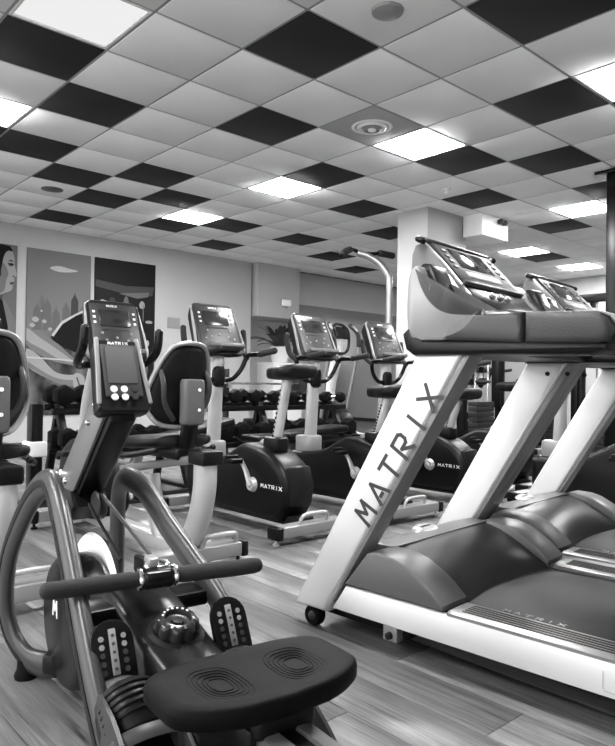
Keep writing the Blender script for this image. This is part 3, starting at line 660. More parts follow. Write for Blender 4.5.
# ================================================================== upright exercise bike
# own frame: origin under the middle of the rear stabiliser, x forward
def make_bike(label, loc, rz, seat_z=1.02):
    t = thing('exercise_bike', label, 'exercise bike', loc, rz, 'upright exercise bikes in a row')
    for x, nm in ((0.0, 'rear_stabilizer'), (1.28, 'front_stabilizer')):
        mb = MB(); mb.box((x, 0, .075), (.10, .50, .065), bev=.012); st = mb.build(nm, STABM, t)
        for s in (1, -1):
            mb = MB(); mb.box((x, s * .275, .072), (.108, .05, .075), bev=.014); mb.build('end_cap', BLACK, st)
            mb = MB(); mb.lathe([(.018, 0), (.02, .012), (.009, .016), (.009, .045)], c=(x, s * .27, 0), seg=14); mb.build('levelling_foot', WHITE, st)
    mb = MB(); mb.tube(spline([(-.02, .11, .10), (-.035, .10, .150), (-.04, .06, .165), (-.04, -.06, .165), (-.035, -.10, .150), (-.02, -.11, .10)], 4), .011, 8); mb.build('lift_handle', SILVERB, t)
    mb = MB(); mb.box((.64, 0, .095), (1.2, .13, .06), bev=.01); mb.build('base_beam', DARK, t)
    HS = spl2([(.16, .105), (.105, .20), (.09, .30), (.14, .40), (.23, .475), (.36, .525), (.54, .545), (.66, .50), (.80, .435), (1.0, .40), (1.20, .39), (1.24, .33), (1.22, .13), (1.10, .085), (.6, .08), (.22, .08)], 4)
    mb = MB(); mb.prism(HS, -.125, .125, bev=.05, seg=4); hs = mb.build('drive_housing', BLACK, t, angle=50)
    mb = MB(); mb.tube([(.125, .0, .41), (.09, 0, .30), (.11, 0, .20)], .03, 10, rb=.1, up=(1, 0, 0)); mb.build('rear_bumper', DARK, hs)
    lettering('lettering', 'MATRIX', (.335, .1256, .285), (-1, 0, 0), (0, 0, 1), .021, .036, TXTW, hs, wd=1.2, sw=.2)
    lettering('lettering', 'MATRIX', (.12, -.1256, .285), (1, 0, 0), (0, 0, 1), .021, .036, TXTW, hs, wd=1.2, sw=.2)
    for s, a in ((1, 40), (-1, 220)):
        d = Vector((math.sin(math.radians(a)) * .66, 0, math.cos(math.radians(a)))).normalized()
        c = Vector((.42, s * .145, .29)); e = c + d * .17 + Vector((0, s * .015, 0))
        mb = MB(); mb.lathe([(.001, .03), (.034, .03), (.042, .018), (.05, 0)], c=(.42, s * .122, .29), axis=(0, s, 0), seg=24); cr = mb.build('crank', SILVERB, t)
        mb = MB(); mb.tube([c, c + d * .09, e], [.024, .019, .017], 10, rb=.014, up=(0, 1, 0)); mb.build('crank_arm', SILVERB, cr)
        mb = MB(); mb.box(e + Vector((0, s * .06, 0)), (.10, .09, .03), bev=.01); mb.box(e + Vector((.02, s * .06, .02)), (.03, .095, .03), bev=.01); mb.build('pedal', BLACK, cr)
    # seat post and saddle
    a = Vector((.355, 0, .50)); b = Vector((.245, 0, seat_z - .07)); d = (b - a).normalized()
    mb = MB(); mb.box((.345, 0, .545), (.15, .12, .10), bev=.03); mb.build('post_collar', BLACK, t)
    mb = MB(); mb.lathe([(.001, .05), (.022, .046), (.026, .03), (.018, .0)], c=(.44, .0, .53), axis=(.6, .5, .5), seg=18); mb.build('adjust_knob', LIGHTG, t)
    mb = MB(); mb.tube([a, b], .038, 12, rb=.03, up=(1, 0, 0)); sp = mb.build('seat_post', SILVERB, t)
    mb = MB()
    for k in range(12):
        p = a.lerp(b, .16 + k * .065); mb.box(p + Vector((.012, .030, 0)), (.012, .006, .014))
    mb.build('post_notches', DARK, sp)
    z = seat_z
    rings = []
    for x, w, z0, z1 in ((.46, .025, z - .035, z + .005), (.44, .045, z - .055, z + .02), (.38, .06, z - .06, z + .028), (.31, .09, z - .06, z + .030), (.24, .13, z - .06, z + .036), (.17, .142, z - .055, z + .042), (.135, .13, z - .05, z + .042), (.115, .10, z - .03, z + .03)):
        rings.append([(x - .04, w * math.copysign(abs(math.cos(q)) ** .7, math.cos(q)), (z0 + z1) / 2 + (z1 - z0) / 2 * math.copysign(abs(math.sin(q)) ** .7, math.sin(q))) for q in [2 * math.pi * k / 20 for k in range(20)]])
    mb = MB(); mb.loft(rings); sd = mb.build('saddle', VINYL, t, angle=60)
    # mast, cover, handlebars, console
    mb = MB(); mb.prism(rrect(.20, .16, .05, 4, 1.08, 0), .36, .52, bev=.02, axis='z'); mb.build('mast_cover', STABM, t)
    mb = MB(); mb.tube([(1.06, 0, .48), (1.02, 0, 1.20)], .042, 14, rb=.055, up=(1, 0, 0)); mb.build('mast', SILVERB, t)
    mb = MB(); mb.box((1.02, 0, .98), (.10, .10, .15), bev=.035); mb.build('handlebar_clamp', BLACK, t)
    for s in (1, -1):
        mb = MB(); mb.tube(spline([(1.01, s * .03, .955), (1.005, s * .12, .965), (1.0, s * .19, 1.03), (.985, s * .225, 1.11), (.95, s * .23, 1.14), (.82, s * .235, 1.145), (.67, s * .235, 1.165)], 5), .017, 10); hb = mb.build('handlebar', BLACKS, t)
        mb = MB(); mb.tube([(.83, s * .235, 1.145), (.66, s * .235, 1.166)], .023, 12); mb.build('grip', FOAM, hb)
        mb = MB(); mb.tube(spline([(.98, s * .23, 1.12), (1.04, s * .25, 1.17), (1.06, s * .26, 1.25), (1.07, s * .26, 1.32)], 4), .021, 10); mb.build('horn', FOAM, hb)
    mb = MB(); mb.box((1.13, 0, 1.20), (.10, .22, .05), bev=.02); mb.build('console_bracket', BLACK, t)
    bike_console(t, (1.07, 0, 1.305), 24, .40, .41)
    return t
BIKES = [(2.74, 3.0, 1.02, 'black exercise bike with its saddle set highest, beside the seat of the recumbent bike'),
         (3.67, 2.98, .90, 'second exercise bike in the row, partly hidden by the front treadmill upright'),
         (4.56, 3.0, .88, 'third exercise bike, seen between the two front treadmill uprights'),
         (5.42, 3.0, .95, 'farthest exercise bike of the row, only its seat post and crank showing')]
for k, (u, v, sz, lb) in enumerate(BIKES): make_bike(lb, uv(u, v), ROOM_ROT, sz)
make_bike('exercise bike at the right edge behind the second treadmill', uv(5.0, 1.54), ROOM_ROT, 1.0)

# ================================================================== recumbent bike
def make_recumbent(label, loc, rz):
    t = thing('recumbent_bike', label, 'exercise bike', loc, rz, 'recumbent exercise bikes')
    for x, nm in ((0.0, 'rear_stabilizer'), (1.42, 'front_stabilizer')):
        mb = MB(); mb.box((x, 0, .085), (.11, .52, .07), bev=.012); st = mb.build(nm, STABM, t)
        for s in (1, -1):
            mb = MB(); mb.box((x, s * .28, .082), (.118, .04, .08), bev=.014); mb.build('end_cap', BLACK, st)
            mb = MB(); mb.lathe([(.018, 0), (.02, .012), (.009, .016), (.009, .055)], c=(x, s * .27, 0), seg=14); mb.build('levelling_foot', BLACK, st)
    mb = MB(); mb.tube(spline([(-.02, -.03, .11), (-.035, -.04, .155), (-.04, -.07, .17), (-.04, -.20, .17), (-.035, -.23, .155), (-.02, -.24, .11)], 4), .012, 8); mb.build('lift_handle', SILVERB, t)
    mb = MB(); mb.box((.72, 0, .095), (1.38, .10, .07), bev=.012); mb.build('base_beam', SILVERB, t)
    # curved rear leg and front leg, both carrying the seat rail
    def leg(pts, r, rb, name):
        mb = MB(); mb.tube(spline(pts, 6), r, 14, rb=rb, up=(1, 0, 0), cap='flat'); return mb.build(name, SILVERB, t)
    leg([(.09, 0, .09), (.02, 0, .17), (-.05, 0, .29), (-.085, 0, .42), (-.09, 0, .545)], .062, .055, 'rear_leg')
    mb = MB(); mb.box((-.09, 0, .575), (.14, .125, .07), bev=.015); mb.build('leg_cap', BLACK, t)
    leg([(.30, 0, .10), (.36, 0, .22), (.42, 0, .33), (.45, 0, .43)], .055, .05, 'front_leg')
    mb = MB()
    for s in (1, -1): mb.tube([(-.05, s * .045, .565), (.70, s * .045, .44)], .020, 8, rb=.014, cap='flat')
    mb.build('seat_rail', SILVER2, t)
    mb = MB(); mb.tube(spline([(.10, .17, .60), (.25, .24, .57), (.38, .26, .575), (.50, .25, .60)], 5), .016, 10); mb.build('seat_handle', BLACKS, t)
    mb = MB(); mb.tube(spline([(.10, -.17, .60), (.25, -.24, .57), (.38, -.26, .575), (.50, -.25, .60)], 5), .016, 10); mb.build('seat_handle', BLACKS, t)
    mb = MB(); mb.tube(spline([(.30, .20, .53), (.38, .215, .525), (.46, .205, .535), (.50, .18, .55), (.46, .16, .555), (.36, .165, .55)], 4, True), .010, 8, closed=True); mb.build('adjust_lever', LIGHTG, t)
    mb = MB(); mb.box((.22, 0, .58), (.34, .16, .06), bev=.02); mb.build('seat_carriage', BLACK, t)
    rings = []
    for x, w, zc in ((.53, .12, .60), (.50, .18, .612), (.40, .205, .625), (.25, .205, .63), (.15, .19, .638), (.11, .15, .64)):
        rings.append([(x, w * math.copysign(abs(math.cos(q)) ** .5, math.cos(q)), zc + .032 * math.copysign(abs(math.sin(q)) ** .6, math.sin(q))) for q in [2 * math.pi * k / 20 for k in range(20)]])
    mb = MB(); mb.loft(rings); mb.build('seat_cushion', VINYL, t, angle=60)
    # back rest: curved black shell with a pale frame round it
    OUT = [(0, 1.135), (.07, 1.125), (.11, 1.09), (.145, 1.01), (.172, .91), (.182, .84), (.155, .77), (.10, .72), (0, .71)]
    def bx(y, z): return .09 + .30 * (y * y) / .058 * .45 + (1.0 - z) * .22
    full = OUT + [(-y, z) for y, z in OUT[-2:0:-1]]
    full = spl2(full, 3)
    def ringb(k, off): return [(bx(y * k, .92 + (z - .92) * k) + off, y * k, .92 + (z - .92) * k) for y, z in full]
    mb = MB(); mb.loft([ringb(.02, -.014), ringb(.4, -.016), ringb(.8, -.018), ringb(.94, -.012), ringb(.97, 0), ringb(.96, .02), ringb(.85, .04), ringb(.5, .05), ringb(.02, .052)]); bk = mb.build('back_rest', VINYL, t, angle=60)
    mb = MB(); mb.tube([Vector((bx(y, z) - .006, y, z)) for y, z in full], .013, 8, rb=.020, closed=True); mb.build('back_frame', LIGHTG, bk)
    mb = MB(); mb.box((.04, .0, .84), (.07, .12, .23), bev=.022); cv = mb.build('back_cover', MID, bk)
    for z in (.90, .80):
        mb = MB(); mb.lathe([(.001, .006), (.008, .004), (.009, 0)], c=(.004, -.02, z), axis=(-1, 0, 0), seg=12); mb.build('bolt', WHITE, cv)
    mb = MB(); mb.tube([(.04, 0, .78), (.09, 0, .60)], .035, 10, rb=.045, up=(1, 0, 0)); mb.build('back_post', BLACK, t)
    for s in (1, -1):
        mb = MB(); mb.tube(spline([(.13, s * .13, 1.0), (.09, s * .135, .93), (.10, s * .12, .83), (.12, s * .06, .75)], 5), .014, 8); mb.build('back_stay', GREY, bk)
    # drive housing, mast, console
    HS = spl2([(.92, .13), (.90, .30), (.96, .46), (1.10, .56), (1.25, .58), (1.40, .50), (1.46, .32), (1.45, .13), (1.2, .10)], 4)
    mb = MB(); mb.prism(HS, -.12, .12, bev=.045, seg=3); hs = mb.build('drive_housing', BLACK, t, angle=50)
    for s, a in ((1, 60), (-1, 240)):
        d = Vector((math.cos(math.radians(a)), 0, math.sin(math.radians(a)))); c = Vector((1.02, s * .14, .36)); e = c + d * .16
        mb = MB(); mb.lathe([(.001, .03), (.034, .03), (.042, .018), (.05, 0)], c=(1.02, s * .118, .36), axis=(0, s, 0), seg=24); cr = mb.build('crank', SILVERB, t)
        mb = MB(); mb.tube([c, e], [.022, .017], 10); mb.build('crank_arm', SILVERB, cr)
        mb = MB(); mb.box(e + Vector((0, s * .06, 0)), (.10, .09, .03), bev=.01); mb.build('pedal', BLACK, cr)
    mb = MB(); mb.tube(spline([(1.30, 0, .52), (1.24, 0, .80), (1.12, 0, 1.06), (1.06, 0, 1.18)], 5), .04, 12, rb=.055, up=(1, 0, 0)); mb.build('mast', SILVERB, t)
    for s in (1, -1):
        mb = MB(); mb.tube(spline([(1.08, s * .05, 1.04), (1.02, s * .17, 1.03), (.91, s * .225, 1.06), (.82, s * .235, 1.13), (.80, s * .235, 1.24)], 5), .025, 10); mb.build('handlebar', BLACKS, t)
    bike_console(t, (.98, -.02, 1.225), 20, .38, .40)
    return t
RB = make_recumbent('recumbent exercise bike with black seat back and curved silver leg, behind the rowing machine', uv(1.82, 2.85), ROOM_ROT)
RA = copy_tree(RB); RA['label'] = 'recumbent exercise bike cut off by the left edge, behind the rowing machine frame'
RA.location = uv(.86, 2.80)

# ================================================================== rowing machine
# own frame: x forward to the flywheel, y left, z up
RTH = math.radians(36); RC = .6958
def make_rower():
    t = thing('rowing_machine', 'black rowing machine in the foreground with arched tube frame, handle, monitor and sliding seat', 'rowing machine',
              (RC * math.cos(RTH), RC * math.sin(RTH), 0), RTH + math.pi / 2)
    # arched frame tubes (x, y, z)
    LEFT = [(2.15, .085, .058), (2.19, .118, .055), (2.245, .150, .065), (2.31, .180, .125), (2.325, .197, .23), (2.265, .202, .39), (2.145, .186, .545), (2.05, .172, .625), (1.965, .165, .652), (1.89, .17, .635), (1.82, .175, .59), (1.74, .18, .52), (1.64, .187, .43), (1.54, .195, .345), (1.44, .20, .255), (1.36, .20, .18)]
    RIGHT = [(2.20, -.085, .058), (2.245, -.118, .055), (2.30, -.150, .065), (2.36, -.175, .125), (2.375, -.185, .23), (2.345, -.175, .40), (2.27, -.15, .54), (2.20, -.135, .60), (2.12, -.13, .622), (2.03, -.14, .605), (1.95, -.15, .56), (1.87, -.16, .505), (1.75, -.18, .43), (1.62, -.20, .345), (1.50, -.20, .255), (1.40, -.20, .18)]
    for pts, s in ((LEFT, 1), (RIGHT, -1)):
        mb = MB(); mb.tube(spline(pts, 5), .024, 16, rb=.041, up=(0, 1, 0)); a = mb.build('frame_tube', FRAMEP, t, angle=60)
        mb = MB(); mb.tube([Vector(p) + Vector((0, s * .0232, 0)) for p in spline(pts, 5)], .0035, 6, rb=.012, up=(0, 1, 0)); mb.build('tube_inlay', DARK, a)
        e = Vector(pts[2])
        mb = MB(); mb.lathe([(.034, 0), (.036, .012), (.028, .03), (.026, .06)], c=(e.x, e.y, 0), seg=18); mb.build('rubber_foot', RUBBER, a)
        e = Vector(pts[0])
        mb = MB(); mb.box((e.x, e.y, .065), (.07, .065, .065), bev=.018, rot=Matrix.Rotation(math.radians(35 * s), 3, 'Z')); mb.build('clamp', BLACK, a)
    mb = MB(); mb.tube([(2.16, .07, .055), (2.20, -.07, .055)], .022, 10); mb.build('cross_bar', BLACK, t)
    # flywheel housing with a white fender disc
    circ = [(2.05 + .205 * math.cos(a), .222 + .195 * math.sin(a)) for a in [2 * math.pi * k / 40 for k in range(40)]]
    mb = MB(); mb.prism(circ, -.012, .105, bev=.03, seg=3); fw = mb.build('flywheel_housing', BLACKS, t, angle=50)
    lettering('lettering', 'M', (2.118, .1058, .228), (-1, 0, 0), (0, 0, 1), .045, .05, TXTW, fw, wd=.9, sw=.16)
    mb = MB(); mb.lathe([(.05, -.012), (.215, -.010), (.222, 0), (.215, .010), (.05, .012)], c=(2.12, -.02, .237), axis=(0, 1, 0), seg=44); mb.build('fender_disc', WHITE, fw)
    # monitor neck: two plates with a dark core
    NK = [(2.33, .575), (2.25, .56), (2.12, .60), (1.86, .845), (1.87, .895), (1.93, .905), (2.00, .86)]
    for s in (1, -1):
        mb = MB(); mb.prism(NK, s * .045 - .006, s * .045 + .006, bev=.003); pl = mb.build('neck_plate', mat('neck_grey', .11, .35), t)
        for x, z in ((1.925, .875), (1.985, .82), (2.20, .62)):
            mb = MB(); mb.lathe([(.001, .010), (.008, .008), (.010, 0)], c=(x, s * .052, z), axis=(0, s, 0), seg=12); mb.build('bolt', CHROME, pl)
    mb = MB(); mb.prism([(2.24, .56), (2.12, .58), (1.84, .83), (1.85, .88), (1.90, .88)], -.038, .038, bev=.01); mb.build('neck_core', BLACK, t)
    mb = MB(); mb.tube([(2.34, .055, .545), (2.26, .055, .635)], .012, 8, rb=.022, up=(0, 1, 0)); mb.build('neck_slot', CHROME, t)
    mb = MB(); mb.prism([(2.34, .53), (2.16, .50), (2.10, .55), (2.14, .60), (2.30, .60)], -.06, .06, bev=.02); mb.build('neck_base', DARK, t)
    # monitor
    c = Vector((1.885, 0, .952)); R = Matrix.Translation(c) @ roty(math.radians(24))
    def bx(cc, s, name, m, par, bev=.004):
        mb = MB(); mb.box(cc, s, bev=bev); mb.rot(R); return mb.build(name, m, par)
    out = [(.058, .112), (-.058, .112), (-.065, .10), (-.077, -.102), (-.066, -.113), (.066, -.113), (.077, -.102), (.065, .10)]
    mb = MB(); mb.loft([[(x, y * k, z * k) for y, z in out] for x, k in ((.05, .8), (.035, .95), (.0, 1.0), (-.018, 1.0), (-.026, .96))]); mb.rot(R); mo = mb.build('monitor', DARK, t, angle=35)
    bx((-.028, 0, .012), (.006, .108, .160), 'monitor_face', mat('monitor_face', .05, .35), mo, .002)
    bx((-.032, 0, .026), (.005, .086, .112), 'screen', mat('grey_lcd', .09, .6, spec=.15), mo, .001)
    for k in range(2):
        for j in range(3):
            mb = MB(); mb.lathe([(.001, .004), (.009, .0035), (.0105, 0)], c=(-.031, .030 - j * .030, -.047 - k * .024), axis=(-1, 0, 0), seg=16); mb.rot(R); mb.build('button', WHITE if j < 2 else GREY, mo)
    for s in (1, -1):
        mb = MB(); mb.tube([(-.024, s * .060, .112), (-.026, s * .066, .02), (-.024, s * .074, -.085)], .007, 8); mb.rot(R); mb.build('monitor_trim', LIGHTG, mo)
    lettering('lettering', 'MATRIX', R @ Vector((-.0315, .030, .093)), R.to_3x3() @ Vector((0, -1, 0)), R.to_3x3() @ Vector((0, 0, 1)), .0075, .0102, TXTW, mo, wd=1.0, sw=.25)
    # central body
    prof = [(1.84, .40, .085), (1.74, .41, .088), (1.62, .39, .09), (1.45, .345, .09), (1.30, .31, .085), (1.20, .285, .075)]
    rings = []
    for x, z, w in prof:
        rings.append([(x, yy, zz) for yy, zz in ((-w, z - .22), (-w, z - .05), (-w * .93, z - .02), (-w * .72, z - .004), (0, z + .004), (w * .72, z - .004), (w * .93, z - .02), (w, z - .05), (w, z - .22))])
    mb = MB(); mb.loft(rings); body = mb.build('body_shroud', BLACKS, t, angle=50)
    kn = Vector((1.475, 0, .347)); ax = Vector((-.29, 0, .957))
    mb = MB(); mb.lathe([(.070, -.01), (.068, .006), (.058, .012), (.054, .010)], c=kn, axis=ax, seg=36); kr = mb.build('dial_base', DARK, t)
    prof = [(.054, 0), (.052, .022), (.050, .030), (.044, .034), (.032, .036), (.029, .026), (.016, .024), (.014, .030), (.001, .031)]
    q = Vector((0, 0, 1)).rotation_difference(ax); seg = 48
    rings = [[kn + q @ Vector((r * (1 - (.17 if h < .033 and r > .045 else 0) * max(0, math.cos(8 * 2 * math.pi * k / seg))) * math.cos(2 * math.pi * k / seg), r * (1 - (.17 if h < .033 and r > .045 else 0) * max(0, math.cos(8 * 2 * math.pi * k / seg))) * math.sin(2 * math.pi * k / seg), h + .008)) for k in range(seg)] for r, h in prof]
    mb = MB(); mb.loft(rings); dk = mb.build('resistance_dial', GUN, t, angle=50)
    for k in range(7):
        a = math.radians(-60 + k * 20); p = kn + q @ Vector((.036 * math.cos(a), .036 * math.sin(a), .0445))
        mb = MB(); mb.box(p, (.004, .004, .003), rot=q.to_matrix()); mb.build('dial_mark', TXTW, dk)
    # handle rest cross plate
    mb = MB(); mb.box((1.70, 0, .355), (.10, .36, .04), bev=.01); mb.build('handle_rest', BLACK, t)
    # foot rests
    for s in (1, -1):
        yc = s * .150
        d = Vector((-.37, 0, -.235)).normalized(); n = Vector((-.235, 0, .37)).normalized(); e = Vector((0, 1, 0)); o = Vector((1.478, yc, .322))
        F = Matrix((d, e, n)).transposed().to_4x4(); F.translation = o                          # x runs toe to heel, z off the sole
        mb = MB(); mb.prism(rrect(.46, .135, .06, 5, .27, 0), -.035, -.006, bev=.008, axis='z'); mb.rot(F); ft = mb.build('foot_plate', BLACK, t)
        # side wall of the heel cup
        side = []
        for k in range(29):
            a = math.radians(-112 + 224 * k / 28); side.append((.33 + .155 * math.cos(a), .070 * math.sin(a) * (1.0 if abs(a) < 1.6 else 1.0)))
        side = [(.10, -.068), (.18, -.072)] + side[3:-3] + [(.18, .072), (.10, .068)]
        inner = [(x * .97 + .005, y * .88) for x, y in side][::-1]
        hts = lambda x: .012 + .055 * max(0, min(1, (x - .05) / .12))
        for nm, m, off in (('heel_cup', GREY, 0),):
            mb = MB(); n_ = len(side)
            rings = []
            for (x, y), (xi, yi) in zip(side, inner[::-1]):
                h = hts(x); rings.append([(x, y, -.03), (x, y, h), (xi, yi, h), (xi, yi, -.03)])
            mb.loft(rings); mb.rot(F); mb.build(nm, m, ft)
        for k in range(5):
            w = .055 - k * .0095; l = .060 - k * .010
            mb = MB(); mb.tube([F @ Vector((.375 + l * math.cos(a) * 1.2, w * math.sin(a), -.004)) for a in [2 * math.pi * j / 28 for j in range(28)]], .0022, 6, closed=True); mb.build('tread_ring', GREY, ft)
        # adjustable toe plate with holes and scale, ribbed toe hood, strap
        T = Matrix.Translation(o) @ Matrix.Translation(Vector((.055, 0, .03))) @ roty(math.radians(-33 - 22))
        TF = Matrix.Translation(o + Vector((.0, 0, .0))) @ Matrix((Vector((-.45, 0, -.89)).normalized(), e, Vector((-.89, 0, .45)).normalized())).transposed().to_4x4()
        mb = MB(); mb.prism(rrect(.205, .10, .048, 5, .02, 0), -.004, .010, bev=.004, axis='z'); mb.rot(TF); tp = mb.build('toe_plate', BLACKS, t)
        mb = MB(); mb.box((-.012, 0, .0115), (.10, .017, .004), bev=.0018); mb.rot(TF); sc = mb.build('scale_strip', LIGHTG, tp)
        for k in range(5):
            mb = MB(); mb.lathe([(.001, .0015), (.0035, .0015), (.004, 0)], c=(-.047 + k * .018, 0, .0132), axis=(0, 0, 1), seg=10); mb.rot(TF); mb.build('scale_hole', TXTD, tp)
            for w in (1, -1):
                mb = MB(); mb.lathe([(.001, .0015), (.006, .0015), (.0065, 0)], c=(-.043 + k * .018, w * .026, .0105), axis=(0, 0, 1), seg=10); mb.rot(TF); mb.build('peg', LIGHTG if k < 2 else GREY, tp)
        hood = []
        for k in range(7):
            a = math.pi * k / 6
            hood.append([])
        rings = []
        for x, w, h in ((.085, .050, .045), (.095, .062, .060), (.12, .070, .072), (.16, .072, .076), (.20, .070, .066), (.205, .066, .060)):
            rings.append([(x, w * math.cos(math.pi * k / 14), -.03 + (h + .03) * math.sin(math.pi * k / 14) ** .6) for k in range(15)])
        mb = MB(); mb.loft(rings); mb.rot(F); hd = mb.build('toe_hood', DARK, t, angle=55)
        for x, w, h in ((.112, .068, .070), (.128, .071, .0745), (.144, .072, .0765), (.160, .0722, .0772), (.176, .0718, .0745)):
            mb = MB(); mb.tube([F @ Vector((x, w * math.cos(math.pi * k / 14) * 1.005, -.03 + (h + .031) * math.sin(math.pi * k / 14) ** .6)) for k in range(1, 14)], .0028, 6); mb.build('hood_rib', BLACK, hd)
        mb = MB(); pts = [F @ Vector((.225, .076 * math.cos(math.pi * k / 12) * 1.02, .0 + .070 * math.sin(math.pi * k / 12) ** .5)) for k in range(13)]
        mb.tube(pts, .0025, 8, rb=.016, up=tuple(n)); mb.build('foot_strap', GREY, t)
    # pulley and drive strap running to the handle
    mb = MB(); mb.lathe([(.012, -.014), (.040, -.014), (.044, -.010), (.036, -.004), (.036, .004), (.044, .010), (.040, .014), (.012, .014)], c=(2.06, -.01, .56), axis=(0, 1, 0), seg=28); mb.build('pulley', GREY, t)
    mb = MB(); mb.tube([(2.035, -.01, .595), (1.655, -.01, .492)], .003, 8, rb=.007, up=(0, 0, 1)); mb.build('drive_strap', GREY, t)
    mb = MB(); mb.tube([(2.03, .03, .57), (1.80, .015, .452)], .0045, 8); mb.build('return_cord', DARK, t)
    # handle, turned slightly in its rest
    H = Matrix.Translation((1.59, 0, .452)) @ rotz(math.radians(-8))
    def hm(mb, name, m, par): mb.rot(H); return mb.build(name, m, par)
    mb = MB(); mb.box((0, 0, 0), (.055, .085, .045), bev=.014); hn = hm(mb, 'handle', BLACKS, t)
    for s in (1, -1):
        mb = MB(); mb.tube(spline([(0, s * .05, 0), (-.008, s * .13, .002), (-.018, s * .205, .004), (-.022, s * .265, .006)], 4), [.0175] + [.021] * 11 + [.019], 14); hm(mb, 'grip', FOAM, hn)
        mb = MB(); mb.lathe([(.018, -.006), (.027, -.005), (.029, 0), (.027, .005), (.018, .006)], c=(0, s * .044, 0), axis=(0, 1, 0), seg=24); hm(mb, 'collar_ring', CHROME, hn)
    mb = MB(); mb.tube(spline([(.02, .02, .02), (.045, .012, .032), (.055, -.012, .03), (.04, -.035, .024), (.02, -.03, .018)], 4, True), .006, 8, closed=True); hm(mb, 'shackle', CHROME, hn)
    mb = MB(); mb.box((.035, .005, .034), (.05, .03, .022), bev=.008); hm(mb, 'strap_clip', LIGHTG, hn)
    # rail, carriage and seat
    mb = MB()
    mb.prism([(-.052, .265), (-.052, .318), (-.046, .322), (-.020, .322), (-.018, .312), (.018, .312), (.020, .322), (.046, .322), (.052, .318), (.052, .265)], -.55, 1.45, bev=.002, axis='x'); rl = mb.build('seat_rail', SILVER2, t)
    mb = MB(); mb.box((.45, 0, .3128), (1.96, .034, .004)); mb.build('rail_channel', BLACK, rl)
    mb = MB(); mb.tube(spline([(-.45, .2, .03), (-.45, .12, .10), (-.45, 0, .25), (-.45, -.12, .10), (-.45, -.2, .03)], 5), .022, 10); mb.build('rear_stand', GUN, t)
    mb = MB(); mb.box((1.10, 0, .335), (.20, .13, .045), bev=.012); mb.box((1.10, .062, .30), (.16, .018, .06), bev=.006); mb.box((1.10, -.062, .30), (.16, .018, .06), bev=.006); cg = mb.build('seat_carriage', BLACK, t)
    for x in (1.04, 1.16):
        for s in (1, -1):
            mb = MB(); mb.lathe([(.004, -.008), (.02, -.008), (.02, .008), (.004, .008)], c=(x, s * .050, .335), axis=(0, 1, 0), seg=16); mb.build('roller', DARK, cg)
    S = Matrix.Translation((1.10, 0, .351)) @ rotz(math.radians(0))
    def seat_ring(k, z):
        out = []
        for j in range(64):
            a = 2 * math.pi * j / 64; ca, sa = math.cos(a), math.sin(a)
            x = .122 * math.copysign(abs(ca) ** .34, ca); y = .208 * math.copysign(abs(sa) ** .38, sa)
            if x > 0: x *= 1.0 - .08 * (y / .208) ** 2
            else: x *= 1.0 - .46 * (abs(y) / .208) ** 2.4
            out.append((x * k, y * k, z))
        return out
    prof = [(.90, 0), (.97, .004), (1.0, .010), (1.0, .028), (.988, .036), (.955, .041), (.86, .042), (.7, .039), (.5, .035), (.28, .033), (.05, .0325)]
    mb = MB(); mb.loft([seat_ring(k, z) for k, z in prof]); mb.rot(S); st = mb.build('seat', RUBBER, t, angle=50)
    for sgn in (1, -1):
        for k in range(5):
            rx, ry = .072 - k * .011, .052 - k * .008
            pts = []
            for j in range(26):
                a = 2 * math.pi * j / 26; x = rx * math.copysign(abs(math.cos(a)) ** .7, math.cos(a)); y = ry * math.copysign(abs(math.sin(a)) ** .7, math.sin(a)) + sgn * .085
                rr = math.hypot(x / .130, y / .196); zz = .0325 + .0055 * max(0, min(1, (rr - .3) / .5))
                pts.append(S @ Vector((x, y, zz + .0005)))
            mb = MB(); mb.tube(pts, .0011, 6, closed=True); mb.build('seat_ridge', RUBBER, st)
    return t
make_rower()

# ================================================================== equipment at the back
# two-tier dumbbell rack along U
RKV = 5.35
t = thing('dumbbell_rack', 'long black two-tier dumbbell rack standing before the picture wall', 'rack', uv(3.70, RKV), ROOM_ROT)
for z, x in ((.68, .06), (.34, -.06)):
    mb = MB()
    for dx in (-.09, .09): mb.box((x + dx, 0, z + (.03 if dx > 0 else 0)), (.05, 3.3, .05), bev=.008)
    mb.build('shelf_rail', BLACKS, t)
for y in (1.55, .52, -.52, -1.55):
    mb = MB(); mb.prism([(-.30, .02), (-.24, .02), (.12, .74), (.06, .74)], y - .03, y + .03, bev=.008); mb.prism([(.34, .02), (.28, .02), (.08, .62), (.12, .66)], y - .03, y + .03, bev=.008); lg = mb.build('rack_leg', BLACK, t)
    mb = MB(); mb.box((0, y, .015), (.72, .08, .03), bev=.008); mb.build('rack_foot', BLACK, t)
HEX = [(math.cos(math.radians(60 * k + 30)), math.sin(math.radians(60 * k + 30))) for k in range(6)]
def dumbbell_mesh(r, hl):
    d = {}
    mb = MB(); mb.tube([(-.065, 0, 0), (.065, 0, 0)], .016, 10, cap='flat'); d['handle'] = mb.mesh('handle'); d['handle'].materials.append(CHROME)
    for nm, s in (('head', 1),):
        mb = MB(); mb.prism([(r * a, r * b) for a, b in HEX], -hl / 2, hl / 2, bev=.016, seg=2, axis='x'); d['head'] = mb.mesh('head', 30); d['head'].materials.append(RUBBER)
    return d
dm = [dumbbell_mesh(.052 + .007 * k, .075 + .008 * k) for k in range(6)]
nth = ['first', 'second', 'third', 'fourth', 'fifth', 'sixth', 'seventh', 'eighth', 'ninth', 'tenth', 'eleventh', 'twelfth', 'thirteenth', 'fourteenth', 'fifteenth', 'sixteenth']
